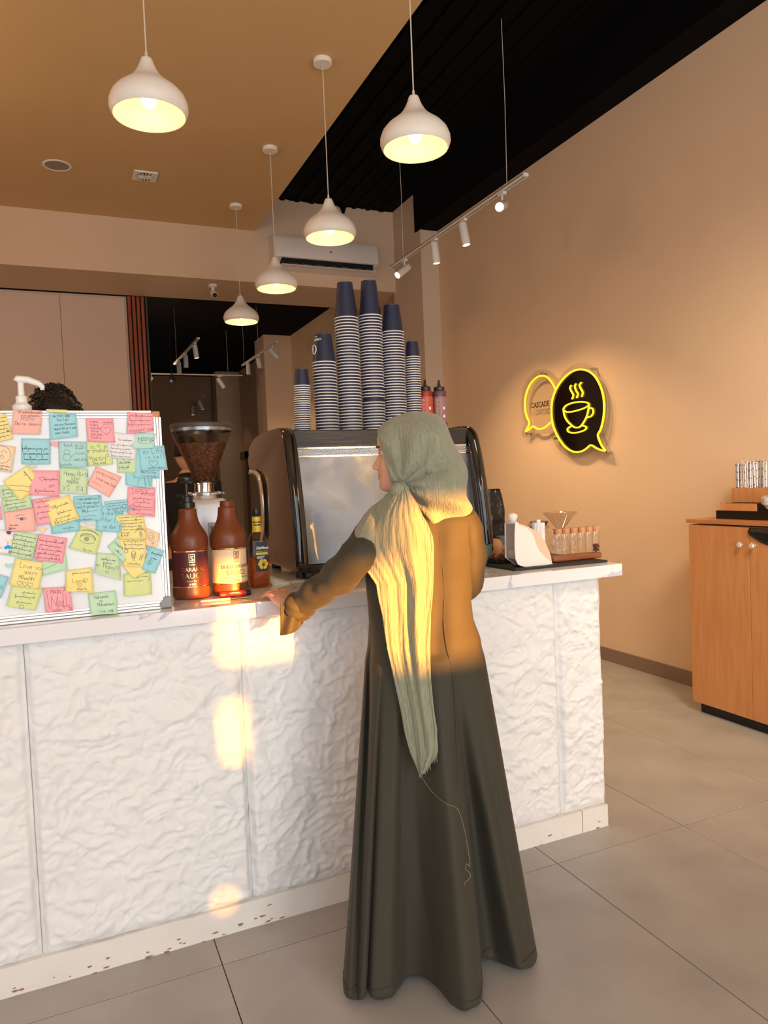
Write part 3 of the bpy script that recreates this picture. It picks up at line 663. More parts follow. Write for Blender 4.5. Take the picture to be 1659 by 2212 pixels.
# ------------------------------------------------------------------ ceiling fittings, camera, air conditioner
t = thing('ceiling_speaker', 'round flush white speaker grille in the cream ceiling', 'speaker', (.101, 6.415, ZC))
part('ring', lathe(bmn(), [(.108, 0), (.108, -.004), (.098, -.008), (.090, -.005), (.090, 0)], 40), m_white, t, world=False)
part('grille', lathe(bmn(), [(.001, -.0035), (.09, -.0035), (.09, 0), (.001, 0)], 40), mat('speaker_grille', (.30, .25, .2), .7, bump=.5, bscale=300), t, world=False)
t = thing('ceiling_vent', 'small square ceiling air vent with round slotted grille', 'vent', (.768, 6.40, ZC))
part('vent_plate', box(bmn(), -.095, .095, -.095, .095, -.012, 0), m_white, t, world=False, smooth=False, bevel=.004)
part('vent_well', lathe(bmn(), [(.001, -.0125), (.078, -.0125), (.078, -.0135), (.001, -.0135)], 32), m_blackp, t, world=False)
for k in range(16):
    a = 2*PI*k/16; M = Matrix.Rotation(a, 4, 'Z')
    part('vent_slat', box(bmn(), .025, .078, -.004, .004, -.017, -.0125, M), m_white, t, world=False, smooth=False)
part('vent_hub', lathe(bmn(), [(.001, -.018), (.026, -.018), (.026, -.0125), (.001, -.0125)], 20), m_white, t, world=False)
p = at(462, 612, 2, ZU)
t = thing('security_camera', 'small white security camera under the beam', 'camera', (p.x, p.y+.06, ZU))
part('mount', lathe(bmn(), [(.045, 0), (.045, -.02), (.015, -.03), (.012, -.07), (.02, -.075)], 20), m_white, t, world=False)
part('camera_body', tube(bmn(), [(0, .02, -.07), (0, -.05, -.11), (0, -.07, -.12)], [.028, .032, .030], 16), m_white, t, world=False)
part('camera_lens', tube(bmn(), [(0, -.070, -.121), (0, -.078, -.125)], .024, 16), m_blackp, t, world=False)
x0, x1, z0, z1 = 2.085, 3.235, 3.655, 3.975
t = thing('air_conditioner', 'white split air conditioner on the beam, louvre open', 'air conditioner', ((x0+x1)/2, YA, z0))
y = YA
sec = [(y, z1), (y-.12, z1), (y-.185, z1-.02), (y-.21, z1-.06), (y-.222, z0+.10), (y-.218, z0+.088), (y-.205, z0+.082), (y-.13, z0+.055), (y-.13, z0+.02), (y-.19, z0+.012), (y-.165, z0), (y, z0)]
rs = []
for x, k in ((x0, .9), (x0+.012, .98), (x0+.03, 1), (x1-.03, 1), (x1-.012, .98), (x1, .9)): rs.append([(x, y-(y-a)*k, (z0+z1)/2+(b-(z0+z1)/2)*(.97 if k < .95 else 1)) for a, b in sec])
m_ac = mat('ac_white_plastic', (.72, .68, .66), .4)
part('casing', rings(bmn(), rs), m_ac, t, angle=30)
part('air_outlet', box(bmn(), x0+.075, x1-.075, y-.207, y-.131, z0+.022, z0+.078), mat('outlet_black', (.004, .004, .004), .8), t, smooth=False)
bm = bmn(); prism(bm, [(x0+.07, y-.214, z0+.018), (x0+.07, y-.222, z0+.004), (x0+.07, y-.15, z0+.0), (x0+.07, y-.15, z0+.012)], (x1-x0-.14, 0, 0)); part('louvre_flap', bm, m_ac, t, smooth=False, bevel=.003)
for k in range(7):
    xx = x0+.15+k*.14; part('louvre_fin', tube(bmn(), [(xx, y-.211, z0+.028), (xx+.09, y-.211, z0+.024)], .0025, 5), mat('fin_grey', (.16, .14, .13), .6), t)
part('round_badge', lathe(bmn(), [(.001, 0), (.012, 0), (.012, .002), (.001, .002)], 16, Matrix.Translation((x0+.60, y-.2225, z0+.17)) @ Matrix.Rotation(PI/2, 4, 'X')), mat('badge_grey', (.25, .2, .2), .5), t)
for k, (a, b) in enumerate(((x0+.035, z1-.05), )):
    pass

# ------------------------------------------------------------------ cupboards and slat panel under the beam
t = thing('tall_cupboard', 'tall pale handleless cupboard wall behind the counter at left', 'cupboard', (-.5, 8.6, 0))
part('carcass', box(bmn(), -3.79, .735, 8.33, 9.0, 0, ZU-.004), m_cup_board, t, smooth=False)
for a, b in ((-2.36, -1.75), (-1.75, -1.14), (-1.14, -.53), (-.53, .081), (.081, .715)):
    part('door', box(bmn(), a+.002, b-.002, 8.31, 8.329, .06, ZU-.03), m_cup_board, t, smooth=False, bevel=.0015)
m_slat = mat('dark_orange_wood', lin(150, 70, 22), .45, var=.4, vscale=8, stretch=(4, 4, .5))
t = thing('slatted_wood_panel', 'narrow vertical panel of dark orange wooden slats beside the cupboards', 'panel', (.83, 8.3, 0))
part('backing', box(bmn(), .737, .925, 8.34, 8.40, 0, ZU-.002), mat('slat_backing', (.05, .02, .01), .7), t, smooth=False)
for k in range(4): part('slat', box(bmn(), .745+k*.045, .745+k*.045+.032, 8.29, 8.339, 0, ZU-.002), m_slat, t, smooth=False, bevel=.004)
part('panel_return', box(bmn(), .926, .945, 8.29, 9.0, 0, ZU-.002), mat('dark_brown_laminate', (.05, .035, .03), .6), t, smooth=False)
# glazed door frame in the right wall of the back room
DY0, DY1 = at(533, 975, 0, XW-.03).y, at(475, 1000, 0, XW-.03).y
dz = at(533, 975, 0, XW-.03).z
m_dfr = mat('brown_aluminium', (.20, .13, .09), .45)
bm = bmn()
for ya, yb in ((DY0, DY0+.08), (DY1-.1, DY1), ((DY0+DY1)/2-.05, (DY0+DY1)/2+.05)): box(bm, XW-.06, XW-.001, ya, yb, 0, dz)
box(bm, XW-.06, XW-.001, DY0, DY1, dz-.16, dz)
d1 = struct(part('door_1', bm, m_dfr, None, smooth=False))
part('door_glass', box(bmn(), XW-.03, XW-.015, DY0+.08, DY1-.1, .1, dz-.16), mat('painted_lit_glass', (.55, .47, .33), .2, var=.3, vscale=1.3), d1, smooth=False)  # light from outside is painted into the opaque pane colour
# serving fridge / glass cabinet standing behind the counter
gx = at(470, 990, 1, 8.6)

# ------------------------------------------------------------------ cabinet at the right wall
CX, CY1, CY0, CZ = 3.33, 3.185, 1.55, 1.108
t = thing('oak_cabinet', 'orange oak cabinet with black plinth against the right wall', 'cabinet', (3.52, 2.4, 0))
part('carcass', box(bmn(), CX+.02, XW-.012, CY0, CY1, .065, CZ-.004), m_wood, t, smooth=False)
part('plinth', box(bmn(), CX+.035, XW-.02, CY0+.02, CY1-.03, 0, .065), m_blackp, t, smooth=False)
part('cabinet_top', box(bmn(), CX-.006, XW-.001, CY0-.01, CY1+.012, CZ+.004, CZ+.026), mat('cabinet_top_wood', lin(190, 128, 80), .4, var=.3, vscale=5, stretch=(3, .6, 3), col2=lin(172, 108, 62)), t, smooth=False, bevel=.0015)
kn = mat('clear_crystal', (.9, .88, .86), .05, trans=.6)
for k in range(4):
    y1 = CY1-.412*k; y0 = y1-.409
    d = part('door', box(bmn(), CX, CX+.019, y0, y1, .062, CZ-.006), m_wood, t, smooth=False, bevel=.0012)
    yk = y0+.045 if k % 2 == 0 else y1-.03; zk = 1.008
    M = Matrix.Translation((CX-.001, yk, zk)) @ Matrix.Rotation(-PI/2, 4, 'Y')
    bm = bmn(); lathe(bm, [(.005, 0), (.004, .008), (.009, .012), (.015, .017), (.017, .022), (.012, .028), (.001, .029)], 6, M)
    h = part('knob', bm, kn, d, smooth=False); 
    part('knob_stem', lathe(bmn(), [(.006, 0), (.0045, .002), (.0045, .008)], 10, M), m_chrome, d)
CT = CZ+.026
# black waste bag hanging over the second door
bm = bmn(); rows = []
for j in range(9):
    v = j/8; r = []
    for i in range(15):
        u = i/14; yy = 2.768-u*.22; dz_ = .012+(.075*math.sin(min(1, u*1.3+.25)*PI/2)); r.append((CX-.004-.012*math.sin(PI*v)*(1+.5*noise.noise(Vector((u*6, v*5, 1)))), yy, CZ-.006-dz_*v))
    rows.append(r)
grid(bm, rows)
tag(part('bin_bag', bm, mat('black_bag_film', (.01, .01, .011), .22, bump=.8, bscale=40, bdist=.01), None, solid=.001), 'black plastic bag edge hanging over the second cabinet door', 'bag')
# tiered tray
m_tray = mat('black_tray', (.010, .008, .006), .35)
fx = 3.43
q = lambda x, y, X=fx: at(x, y, 0, X)
yA = q(1547, 1120).y
t = thing('tiered_organiser', 'black and oak tiered condiment organiser on the oak cabinet', 'organiser', (fx+.1, yA-.3, CT))
part('base_tray', box(bmn(), fx, XW-.02, yA-.62, yA, CT, CT+.048), m_tray, t, smooth=False, bevel=.001)
za = CT+.048; y1 = q(1553, 1100).y; y2 = q(1632, 1100).y
part('lower_box', box(bmn(), fx+.02, fx+.13, y2, y1, za, za+.040), m_tray, t, smooth=False)
part('lower_front_board', box(bmn(), fx+.006, fx+.019, y2+.004, y1-.008, za, za+.040), m_wood, t, smooth=False, bevel=.001)
y3 = q(1578, 1060, fx+.10).y; y4 = y3-.34; zb2 = za+.042
part('upper_box', box(bmn(), fx+.115, fx+.23, y4, y3, zb2, zb2+.082), m_tray, t, smooth=False)
part('upper_front_board', box(bmn(), fx+.10, fx+.114, y4+.004, y3-.008, zb2, zb2+.082), m_wood, t, smooth=False, bevel=.001)
part('rear_box', box(bmn(), fx+.235, fx+.262, y4, y3, za, zb2+.06), m_tray, t, smooth=False)
# paper straws standing in the upper box
rs_ = random.Random(5); m_st = [mat('straw_white', (.78, .78, .82), .6), mat('straw_kraft', (.55, .46, .40), .6), mat('straw_grey', (.30, .33, .40), .6)]
m_dot = mat('straw_dots', (.05, .05, .06), .6)
ys = q(1596, 1010, fx+.14).y; proto = {}
for k in range(30):
    c = rs_.choice((0, 0, 0, 1, 2)); 
    if c not in proto:
        o = part('paper_straw', tube(bmn(), [(0, 0, 0), (0, 0, .215)], .0042, 8, False), m_st[c], None, world=False); proto[c] = o
        for z in (.03, .075, .12, .165, .205): part('printed_dot', box(bmn(), -.0046, -.0038, -.0022, .0022, z, z+.006), m_dot, o, world=False, smooth=False)
    else:
        o = proto[c].copy(); C.objects.link(o)
        for ch in proto[c].children: d = ch.copy(); C.objects.link(d); d.parent = o
    row = k % 2
    o.location = (fx+.122+row*.014, ys-.0125*(k//2)-.006*row, zb2+.010+rs_.uniform(-.009, .012)); o.rotation_euler = (rs_.uniform(-.06, .06), rs_.uniform(-.03, .03), rs_.uniform(-.3, .3))
    nth = ('first','second','third','fourth','fifth','sixth','seventh','eighth','ninth','tenth','eleventh','twelfth','thirteenth','fourteenth','fifteenth')[k//2]; tag(o, f'{("spotted white","spotted kraft","spotted grey")[c]} paper straw, {nth} from left in the {"front" if row == 0 else "back"} row of the organiser', 'straw', 'paper straws in the organiser')
# packet of wrapped stirrers
bm = bmn()
c0 = q(1652, 1078, fx-.01)
bmesh.ops.create_icosphere(bm, subdivisions=4, radius=.055)
for v in bm.verts:
    p_ = v.co*18; v.co *= 1+.35*noise.noise(p_)+.18*noise.noise(p_*2.6); v.co.z *= .75; v.co += Vector((fx+.03, c0.y-.02, za+.05))
tag(part('plastic_packet', bm, mat('clear_crinkled_film', (.62, .60, .58), .12, var=.8, vscale=25, bump=.8, bscale=60, col2=(.25, .24, .23)), None), 'crumpled clear plastic packet on the organiser by the photo edge', 'packet')
t = thing('pink_clip', 'tiny pink curled clip on the lower organiser box', 'clip', tuple(q(1561, 1087, fx+.05)))
part('clip_loop', tube(bmn(), [(0, .012*math.cos(a), .010*math.sin(a)-.004) for a in [PI*k/8 for k in range(9)]], .003, 8), mat('pink_plastic', (.8, .25, .3), .4), t, world=False)

# ------------------------------------------------------------------ neon sign on the right wall
SX = XW-.045
cz = 240/1659
sp = lambda x, y, X=SX: at(1100+x*cz, 770+y*cz, 0, X)
sg = thing('neon_sign', 'yellow neon coffee cup in speech bubbles sign on the right wall', 'sign', tuple(sp(1000, 1590, XW)))
m_neon = mat('yellow_neon', (1, .85, .05), .4, emit=(1, .78, .02), estr=1.25)
m_neonb = mat('yellow_silicone', (.9, .55, .02), .5, emit=(1, .55, .0), estr=.35)
def neon(pts, closed=False, name='neon_tube', r=.0065):
    P = spline([sp(x, y, SX-.010) for x, y in pts], 6, closed)
    if closed: P.append(P[0])
    part(name, tube(bmn(), P, r, 8, not closed), m_neon, sg)
    part(name+'_channel', tube(bmn(), [p+Vector((.008, 0, 0)) for p in P], r*.9, 6, not closed), m_neonb, sg)
small = [(690, 490), (640, 400), (570, 315), (490, 287), (400, 320), (310, 420), (252, 560), (232, 700), (240, 820), (265, 910), (297, 985), (280, 1050), (245, 1118), (295, 1090), (350, 1045), (410, 1078), (480, 1080), (550, 1045), (615, 985)]
big = [(1060, 195), (960, 215), (860, 280), (760, 390), (690, 510), (645, 640), (628, 800), (642, 980), (690, 1130), (775, 1280), (870, 1380), (980, 1428), (1080, 1415), (1150, 1375), (1215, 1325), (1280, 1360), (1350, 1392), (1428, 1406), (1372, 1320), (1322, 1180), (1362, 1090), (1402, 930), (1415, 740), (1395, 560), (1340, 400), (1260, 280), (1160, 212)]
neon(small, name='small_bubble_tube'); neon(big, True, 'large_bubble_tube')
for i, s in enumerate(([(805, 790), (850, 730), (960, 690), (1080, 678), (1160, 690), (1185, 722), (1130, 765), (1020, 805), (900, 830), (835, 822)],)): neon(s, True, 'cup_rim_tube', .0055)
neon([(808, 800), (820, 880), (860, 960), (930, 1030), (985, 1062), (1050, 1052), (1110, 980), (1155, 890), (1178, 800), (1190, 735)], name='cup_bowl_tube', r=.0055)
neon([(1190, 770), (1235, 775), (1252, 830), (1222, 890), (1165, 912)], name='cup_handle_tube', r=.0055)
neon([(915, 1045), (868, 1080), (882, 1125), (960, 1142), (1060, 1125), (1135, 1090), (1142, 1050), (1075, 1030)], name='saucer_tube', r=.0055)
for s in ([(925, 430), (905, 470), (930, 530), (955, 580), (935, 635)], [(992, 408), (977, 455), (1000, 520), (1022, 560), (1005, 620)], [(1075, 388), (1045, 430), (1070, 490), (1095, 540), (1080, 602)]): neon(s, name='steam_tube', r=.0058)
P = [sp(x, y, SX) for x, y in big]
part('black_backing', prism(bmn(), spline(P, 4, True), (.003, 0, 0)), mat('black_gloss_acrylic', (.006, .004, .003), .08), sg, smooth=False)
outl = [(1110, 95), (960, 130), (830, 210), (730, 330), (650, 240), (520, 190), (400, 220), (290, 320), (210, 460), (180, 650), (185, 850), (225, 1000), (185, 1120), (215, 1205), (330, 1190), (480, 1170), (600, 1150), (650, 1250), (720, 1370), (850, 1480), (1000, 1512), (1150, 1490), (1230, 1445), (1330, 1490), (1440, 1500), (1505, 1440), (1490, 1330), (1430, 1190), (1480, 1000), (1505, 780), (1480, 560), (1400, 340), (1280, 180)]
m_acr = glass('clear_acrylic', (.97, .97, .96), .03)
bm = bmn(); prism(bm, spline([sp(x, y, SX+.004) for x, y in outl], 3, True), (.004, 0, 0)); part('acrylic_plate', bm, m_acr, sg, smooth=False)
for x, y in ((490, 255), (1245, 185), (270, 1155), (685, 1225), (1345, 1175), (1465, 1435)):
    c = sp(x, y, SX); part('standoff', lathe(bmn(), [(.001, -.008), (.009, -.008), (.009, XW-SX), (.001, XW-SX)], 14, Matrix.Translation(c) @ Matrix.Rotation(PI/2, 4, 'Y')), m_steel, sg)
def text_mesh(s, size, ext=.0004, bold=0, align='LEFT'):
    cu = bpy.data.curves.new('t', 'FONT'); cu.body = s; cu.size = size; cu.extrude = ext; cu.offset = bold; cu.resolution_u = 2; cu.align_x = align
    o = bpy.data.objects.new('t', cu); C.objects.link(o); dg = bpy.context.evaluated_depsgraph_get(); me = bpy.data.meshes.new_from_object(o.evaluated_get(dg))
    bm = bmn(); bm.from_mesh(me); bpy.data.objects.remove(o); bpy.data.meshes.remove(me); return bm
A = sp(328, 775, SX-.001); B_ = sp(597, 737, SX-.001); Ht = (sp(330, 690)-sp(330, 775)).length*1.32
bm = text_mesh('CASCADE', Ht, .0004, .0011); xs = [v.co.x for v in bm.verts]; wt = max(xs); L = (B_-A).length
ex = (B_-A).normalized(); ez = Vector((0, 0, 1))
for v in bm.verts: v.co = A+ex*(v.co.x/wt*L)+ez*v.co.y+Vector((-v.co.z, 0, 0))
part('lettering', bm, mat('black_letters', (.006, .006, .006), .4), sg, smooth=False)
# ------------------------------------------------------------------ things on the counter
SZ = 1.0612
m_glass = glass('thin_clear_glass'); m_hop = glass('smoky_clear_plastic', (.86, .80, .74), .05)
def near(x, y, z=SZ, r=.06):
    n = at(x, y, 2, z); d = Vector((n.x, n.y, 0)).normalized(); return Vector((n.x+d.x*r, n.y+d.y*r, z))
def wrap(bm, c, R, ang, z0, flat_y=0):       # bend a flat text lying in XY around a vertical cylinder; ang = facing angle
    for v in bm.verts:
        a = ang+v.co.x/R; r = R+v.co.z; v.co = Vector((c.x+r*math.cos(a), c.y+r*math.sin(a), c.z+z0+v.co.y))
    return bm
def wtext(s, size, c, R, ang, z0, m, par, bold=0, name='lettering'):
    bm = text_mesh(s, size, .0002, bold, 'CENTER'); bmesh.ops.subdivide_edges(bm, edges=[e for e in bm.edges if e.calc_length() > R*.25], cuts=2)
    return part(name, wrap(bm, c, R+.0006, ang, z0), m, par, smooth=False)
def arc_band(c, R, a0, a1, z0, z1, n=24, th=.0006):
    bm = bmn(); rows = []
    for z in (z0, z1): rows.append([(c.x+(R+th)*math.cos(a0+(a1-a0)*k/n), c.y+(R+th)*math.sin(a0+(a1-a0)*k/n), c.z+z) for k in range(n+1)])
    return grid(bm, rows)
face = lambda c: math.atan2(-c.y, -c.x)
m_gold = mat('gold_foil', (.80, .50, .22), .22, 1)
m_brownb = mat('brown_sauce_plastic', lin(118, 60, 32), .38, sss=0)
bprof = [(.001, 0), (.055, 0), (.0610, .006), (.0617, .014), (.0617, .030), (.0590, .038), (.0590, .163), (.0612, .168), (.0628, .174), (.0630, .200), (.0600, .213), (.0520, .228), (.0430, .243), (.0360, .258), (.0315, .275), (.0295, .296), (.0285, .302), (.022, .304), (.0215, .318), (.0225, .320), (.0225, .323), (.0205, .3235)]
def sauce(c, label, lm, tm, l1, l2, l3, ang, pump):
    t = thing('sauce_bottle', label, 'bottle', tuple(c), 0, 'large sauce bottles'); Mx = Matrix.Translation(c)
    part('bottle_body', lathe(bmn(), bprof, 48, Mx, cap0=False, cap1=False), m_brownb, t, smooth=2)
    part('paper_label', lathe(bmn(), [(.0594, .044), (.0594, .158)], 48, Mx, False, False), lm, t, smooth=2)
    for z in (.040, .1585): part('gold_band', lathe(bmn(), [(.0596, z), (.0600, z+.0005), (.0600, z+.004), (.0596, z+.0045)], 48, Mx, False, False), m_gold, t)
    R = .0596
    bm = bmn()
    for a, b, z0, z1 in ((-.010, .010, .150, .152), (-.010, .010, .124, .126), (-.010, -.008, .124, .152), (.008, .010, .124, .152)):
        rows = [[(u, z, 0) for u in (a, (a+b)/2, b)] for z in (z0, z1)]; grid(bm, rows)
    part('logo_frame', wrap(bm, c, R+.0004, ang, 0), tm, t, smooth=False)
    wtext('S', .026, c, R, ang, .129, tm, t, .0006); wtext('Solo', .011, c, R, ang, .114, tm, t)
    wtext(l1[0], l1[1], c, R, ang+.05, .095, tm, t, .0004); wtext(l2, .025, c, R, ang, .071, tm, t); wtext(l3, .0085, c, R, ang, .060, tm, t)
    bm = bmn()
    for k in range(3): rows = [[(.008*k-.012, z, 0), (.008*k-.006, z, 0)] for z in (.048, .055)]; grid(bm, rows)
    part('small_symbols', wrap(bm, c, R+.0004, ang, 0), tm, t, smooth=False)
    for k, ch in enumerate('SOLO'): 
        bm = text_mesh(ch, .028, .0008, 0, 'CENTER'); part('embossed_letter', wrap(bm, c, .0629, ang-.75+k*.5, .176), m_brownb, t, smooth=False)
    return t, Mx
c = near(415, 1296); 
t, Mx = sauce(c, 'brown caramel sauce bottle with black pump and maroon label', mat('maroon_label', lin(88, 38, 44), .45), m_gold, ('CARAMEL', .018), 'SAUCE', 'Delicious Caramel', face(c)+.1, True)
part('pump_collar', lathe(bmn(), [(.0225, .305), (.026, .306), (.026, .323), (.019, .325), (.018, .342), (.008, .344), (.008, .348)], 28, Mx), m_blackp, t)
part('pump_stem', lathe(bmn(), [(.006, .34), (.005, .392)], 12, Mx), m_blackp, t)
part('pump_head', lathe(bmn(), [(.008, .388), (.026, .394), (.028, .400), (.028, .406), (.022, .410), (.001, .410)], 28, Mx), m_blackp, t)
part('pump_spout', tube(bmn(), [c+Vector((0, 0, .398)), c+Vector((.02, .045, .398)), c+Vector((.03, .062, .388))], .007, 10), m_blackp, t)
c = near(499, 1288)
t, Mx = sauce(c, 'brown open sauce bottle with cream label, no pump', mat('cream_label', lin(238, 208, 170), .5), mat('dark_gold_print', (.20, .12, .06), .4), ('DULCE DE LECHE', .0145), 'SAUCE', 'Dominican Dulce De Leche', face(c)+.42, False)
part('thread_ring', lathe(bmn(), [(.0222, .304), (.0232, .308), (.0222, .312)], 28, Mx, False, False), m_brownb, t)
# yellow syrup bottle
c = near(561, 1271, r=.036)
t = thing('syrup_bottle', 'clear square bottle of amber banana syrup with yellow neck label', 'bottle', tuple(c))
RZ = Matrix.Translation(c) @ Matrix.Rotation(face(c)+PI/2+.12, 4, 'Z')
prof = [(.001, 0), (.034, .001), (.038, .010), (.0385, .150), (.036, .178), (.029, .192), (.018, .203), (.0145, .222), (.0140, .262), (.016, .266)]
part('glass_body', lathe(bmn(), prof, 40, RZ, False, False, pw=4.5), glass('bottle_glass', (.97, .93, .88), .05), t, smooth=2)
part('syrup', lathe(bmn(), [(.001, .004), (.034, .005), (.0372, .012), (.0375, .110), (.001, .110)], 40, RZ, pw=4.5), mat('amber_syrup', (.80, .25, .03), .08, trans=.75, ior=1.2, var=.5, vscale=30, col2=(.55, .10, .01)), t, smooth=2)
part('black_cap', lathe(bmn(), [(.0165, .262), (.0175, .264), (.0175, .286), (.016, .289), (.001, .289)], 28, RZ), m_blackp, t)
lb = lambda x0, x1, z0, z1, y=-.0392: prism(bmn(), [RZ @ Vector(p) for p in ((x0, y, z0), (x1, y, z0), (x1, y, z1), (x0, y, z1))], (RZ.to_3x3() @ Vector((0, -.0005, 0))))
part('black_label', lb(-.012, .030, .062, .168), mat('label_black', (.012, .01, .01), .4), t, smooth=False)
part('yellow_stripe', lb(-.012, .030, .122, .130, -.0398), mat('label_yellow', (.85, .62, .03), .4), t, smooth=False)
my = MATS['label_yellow']
def ftext(s, size, x, z, m, bold=0, y=-.0402, sh=0):
    bm = text_mesh(s, size, .0001, bold)
    for v in bm.verts: v.co = RZ @ Vector((x+v.co.x+sh*v.co.y, y-v.co.z, z+v.co.y))
    return part('lettering', bm, m, t, smooth=False)
ftext('DaVinci', .0135, -.0105, .142, m_white, .0006, sh=.2); ftext('BANANA CREAM', .0056, -.0105, .1325, my)
for k in range(3): part('small_print', lb(-.009, .020-.004*k, .116-k*.004, .118-k*.004, -.0398), m_white, t, smooth=False)
for k in range(6):
    a = k*PI/3; M = RZ @ Matrix.Translation((.012+.010*math.cos(a), -.0400, .088+.011*math.sin(a))) @ Matrix.Rotation(PI/2, 4, 'X')
    part('printed_petal', lathe(bmn(), [(.001, 0), (.0085, 0), (.0085, .0004), (.001, .0004)], 8, M), my, t, smooth=False)
M = RZ @ Matrix.Translation((.013, -.0406, .086)) @ Matrix.Rotation(PI/2, 4, 'X'); part('flower_centre', lathe(bmn(), [(.001, 0), (.0048, 0), (.0048, .0004), (.001, .0004)], 12, M), m_blackp, t, smooth=False)
part('neck_label', lathe(bmn(), [(.0185, .203), (.0160, .222), (.0155, .258)], 32, RZ, False, False), my, t, smooth=2)
for s, z in (('BANANA', .236), ('CREAM', .226)): wtext(s, .0085, c, .0163, face(c)+.1, z, m_blackp, t, .0003)
# marker and pen
a, b = at(474, 1286, 2, SZ+.010), at(541, 1279, 2, SZ+.010); d = (b-a).normalized()
t = thing('marker', 'red marker with black cap lying in front of the cream-label bottle', 'marker', tuple(a-Vector((0, 0, .010))))
L = (b-a).length
Q = d.to_track_quat('Z', 'Y').to_matrix().to_4x4(); Q.translation = a
mr = mat('marker_red', (.72, .02, .02), .35)
part('barrel', lathe(bmn(), [(.001, 0), (.0085, .001), (.0092, .003), (.0092, .022), (.0088, .023), (.0095, .024), (.0095, L*.84), (.001, L*.84)], 24, Q), mr, t)
part('cap', lathe(bmn(), [(.001, L*.84), (.0092, L*.84), (.0092, L-.001), (.008, L), (.001, L)], 24, Q), m_blackp, t)
bm = text_mesh('USTIC', .0115, .0001, .0007); ez = Vector((0, 0, 1)); nn = Vector((d.y, -d.x, 0))
for v in bm.verts: v.co = a+d*(.034+v.co.x)+ez*(.0045+v.co.y*.35-.0015)+nn*(.0090-abs(v.co.y)*.3)+(nn+ez*.3)*(.0006+v.co.z)
part('lettering', bm, m_white, t, smooth=False)
a, b = at(427, 1300, 2, SZ+.005), at(534, 1290, 2, SZ+.005); 
t = thing('ballpoint_pen', 'clear ballpoint pen with dark grip lying below the red marker', 'pen', tuple(a-Vector((0, 0, .005))))
part('pen_barrel', tube(bmn(), [a.lerp(b, .06), a.lerp(b, .65)], .0042, 10), mat('pen_clear', (.75, .72, .72), .15), t)
part('pen_grip', tube(bmn(), [a.lerp(b, .65), b], .0044, 10), m_blackp, t)
part('pen_tip', tube(bmn(), [a, a.lerp(b, .06)], [.0008, .0038], 10), m_steel, t)

# ------------------------------------------------------------------ grinder
GC = Vector((.502, 2.87, SZ))
zp = lambda y, x=432: at(x, y, 1, 2.80).z-SZ
t = thing('coffee_grinder', 'silver coffee grinder with a clear hopper full of beans', 'grinder', tuple(GC)); Mx = Matrix.Translation(GC)
zt1 = zp(1078)
rs = []
for z, hw, hd in ((0, .078, .095), (.01, .080, .098), (zt1*.93, .076, .09), (zt1*.985, .070, .082), (zt1, .058, .070)):
    ring = []
    for i in range(40):
        a = 2*PI*i/40; cc, s = math.cos(a), math.sin(a); k = (abs(cc)**6+abs(s)**6)**(-1/6); ring.append(GC+Vector((cc*k*hw, s*k*hd, z)))
    rs.append(ring)
part('grinder_body', rings(bmn(), rs), mat('grinder_silver', (.72, .72, .73), .30, .35), t, smooth=2)
zc0, zc1 = zp(1068), zp(1056)
part('adjustment_collar', lathe(bmn(), [(.001, zt1-.002), (.070, zt1-.002), (.066, zc0-.004), (.072, zc0-.003), (.073, zc0+.004), (.060, zc0+.008), (.001, zc0+.008)], 60, Mx), m_steel, t)
bm = bmn()
for k in range(60):
    a = 2*PI*k/60; box(bm, .0715, .0745, -.0016, .0016, zc0-.002, zc0+.004, Mx @ Matrix.Rotation(a, 4, 'Z'))
o = part('knurling', bm, m_chrome, t, smooth=False); o['kind'] = 'stuff'
part('collar_lever', tube(bmn(), [GC+Vector((-.06, -.03, zc0)), GC+Vector((-.118, -.055, zc0))], .006, 10), m_blackp, t)
zn = zp(1043); zh = zp(936); zl = zp(921); zc2 = zp(912)
part('hopper_neck', lathe(bmn(), [(.038, zc0+.006), (.037, zn-.006), (.042, zn-.004), (.042, zn), (.001, zn)], 36, Mx), m_chrome, t)
hop = part('hopper', lathe(bmn(), [(.034, zn), (.036, zn+.010), (.111, zh), (.1135, zh+.008), (.1135, zl)], 48, Mx, False, False), m_hop, t, smooth=2)
part('hopper_lid', lathe(bmn(), [(.112, zl-.004), (.1175, zl-.002), (.1175, zl+.010), (.112, zl+.014), (.001, zl+.014)], 48, Mx), mat('dark_grey_plastic', (.05, .045, .045), .45), t)
part('lid_band', lathe(bmn(), [(.1125, zl-.016), (.114, zl-.015), (.114, zl-.003)], 48, Mx, False, False), mat('lid_band_metal', (.25, .25, .26), .25, .8), t)
A = GC+Vector((-.03, -.099, zp(1170))); 
part('badge_plate', box(bmn(), GC.x-.008, GC.x+.062, GC.y-.101, GC.y-.0975, GC.z+zp(1170), GC.z+zp(1129)), mat('badge_light', (.55, .56, .57), .4), t, smooth=False, bevel=.002)
for i, (x, y) in enumerate(((-.003, 1149), (.028, 1149), (-.003, 1168), (.028, 1168))):
    bm = text_mesh('M', .031, .0002, .0012)
    for v in bm.verts: v.co = Vector((GC.x+x+v.co.x*1.05, GC.y-.1016-v.co.z, GC.z+zp(y)+v.co.y))
    part('badge_letter', bm, mat('badge_teal', (.12, .25, .25), .4) if i % 2 == 0 else mat('badge_grey_dark', (.16, .17, .18), .4), t, smooth=False)
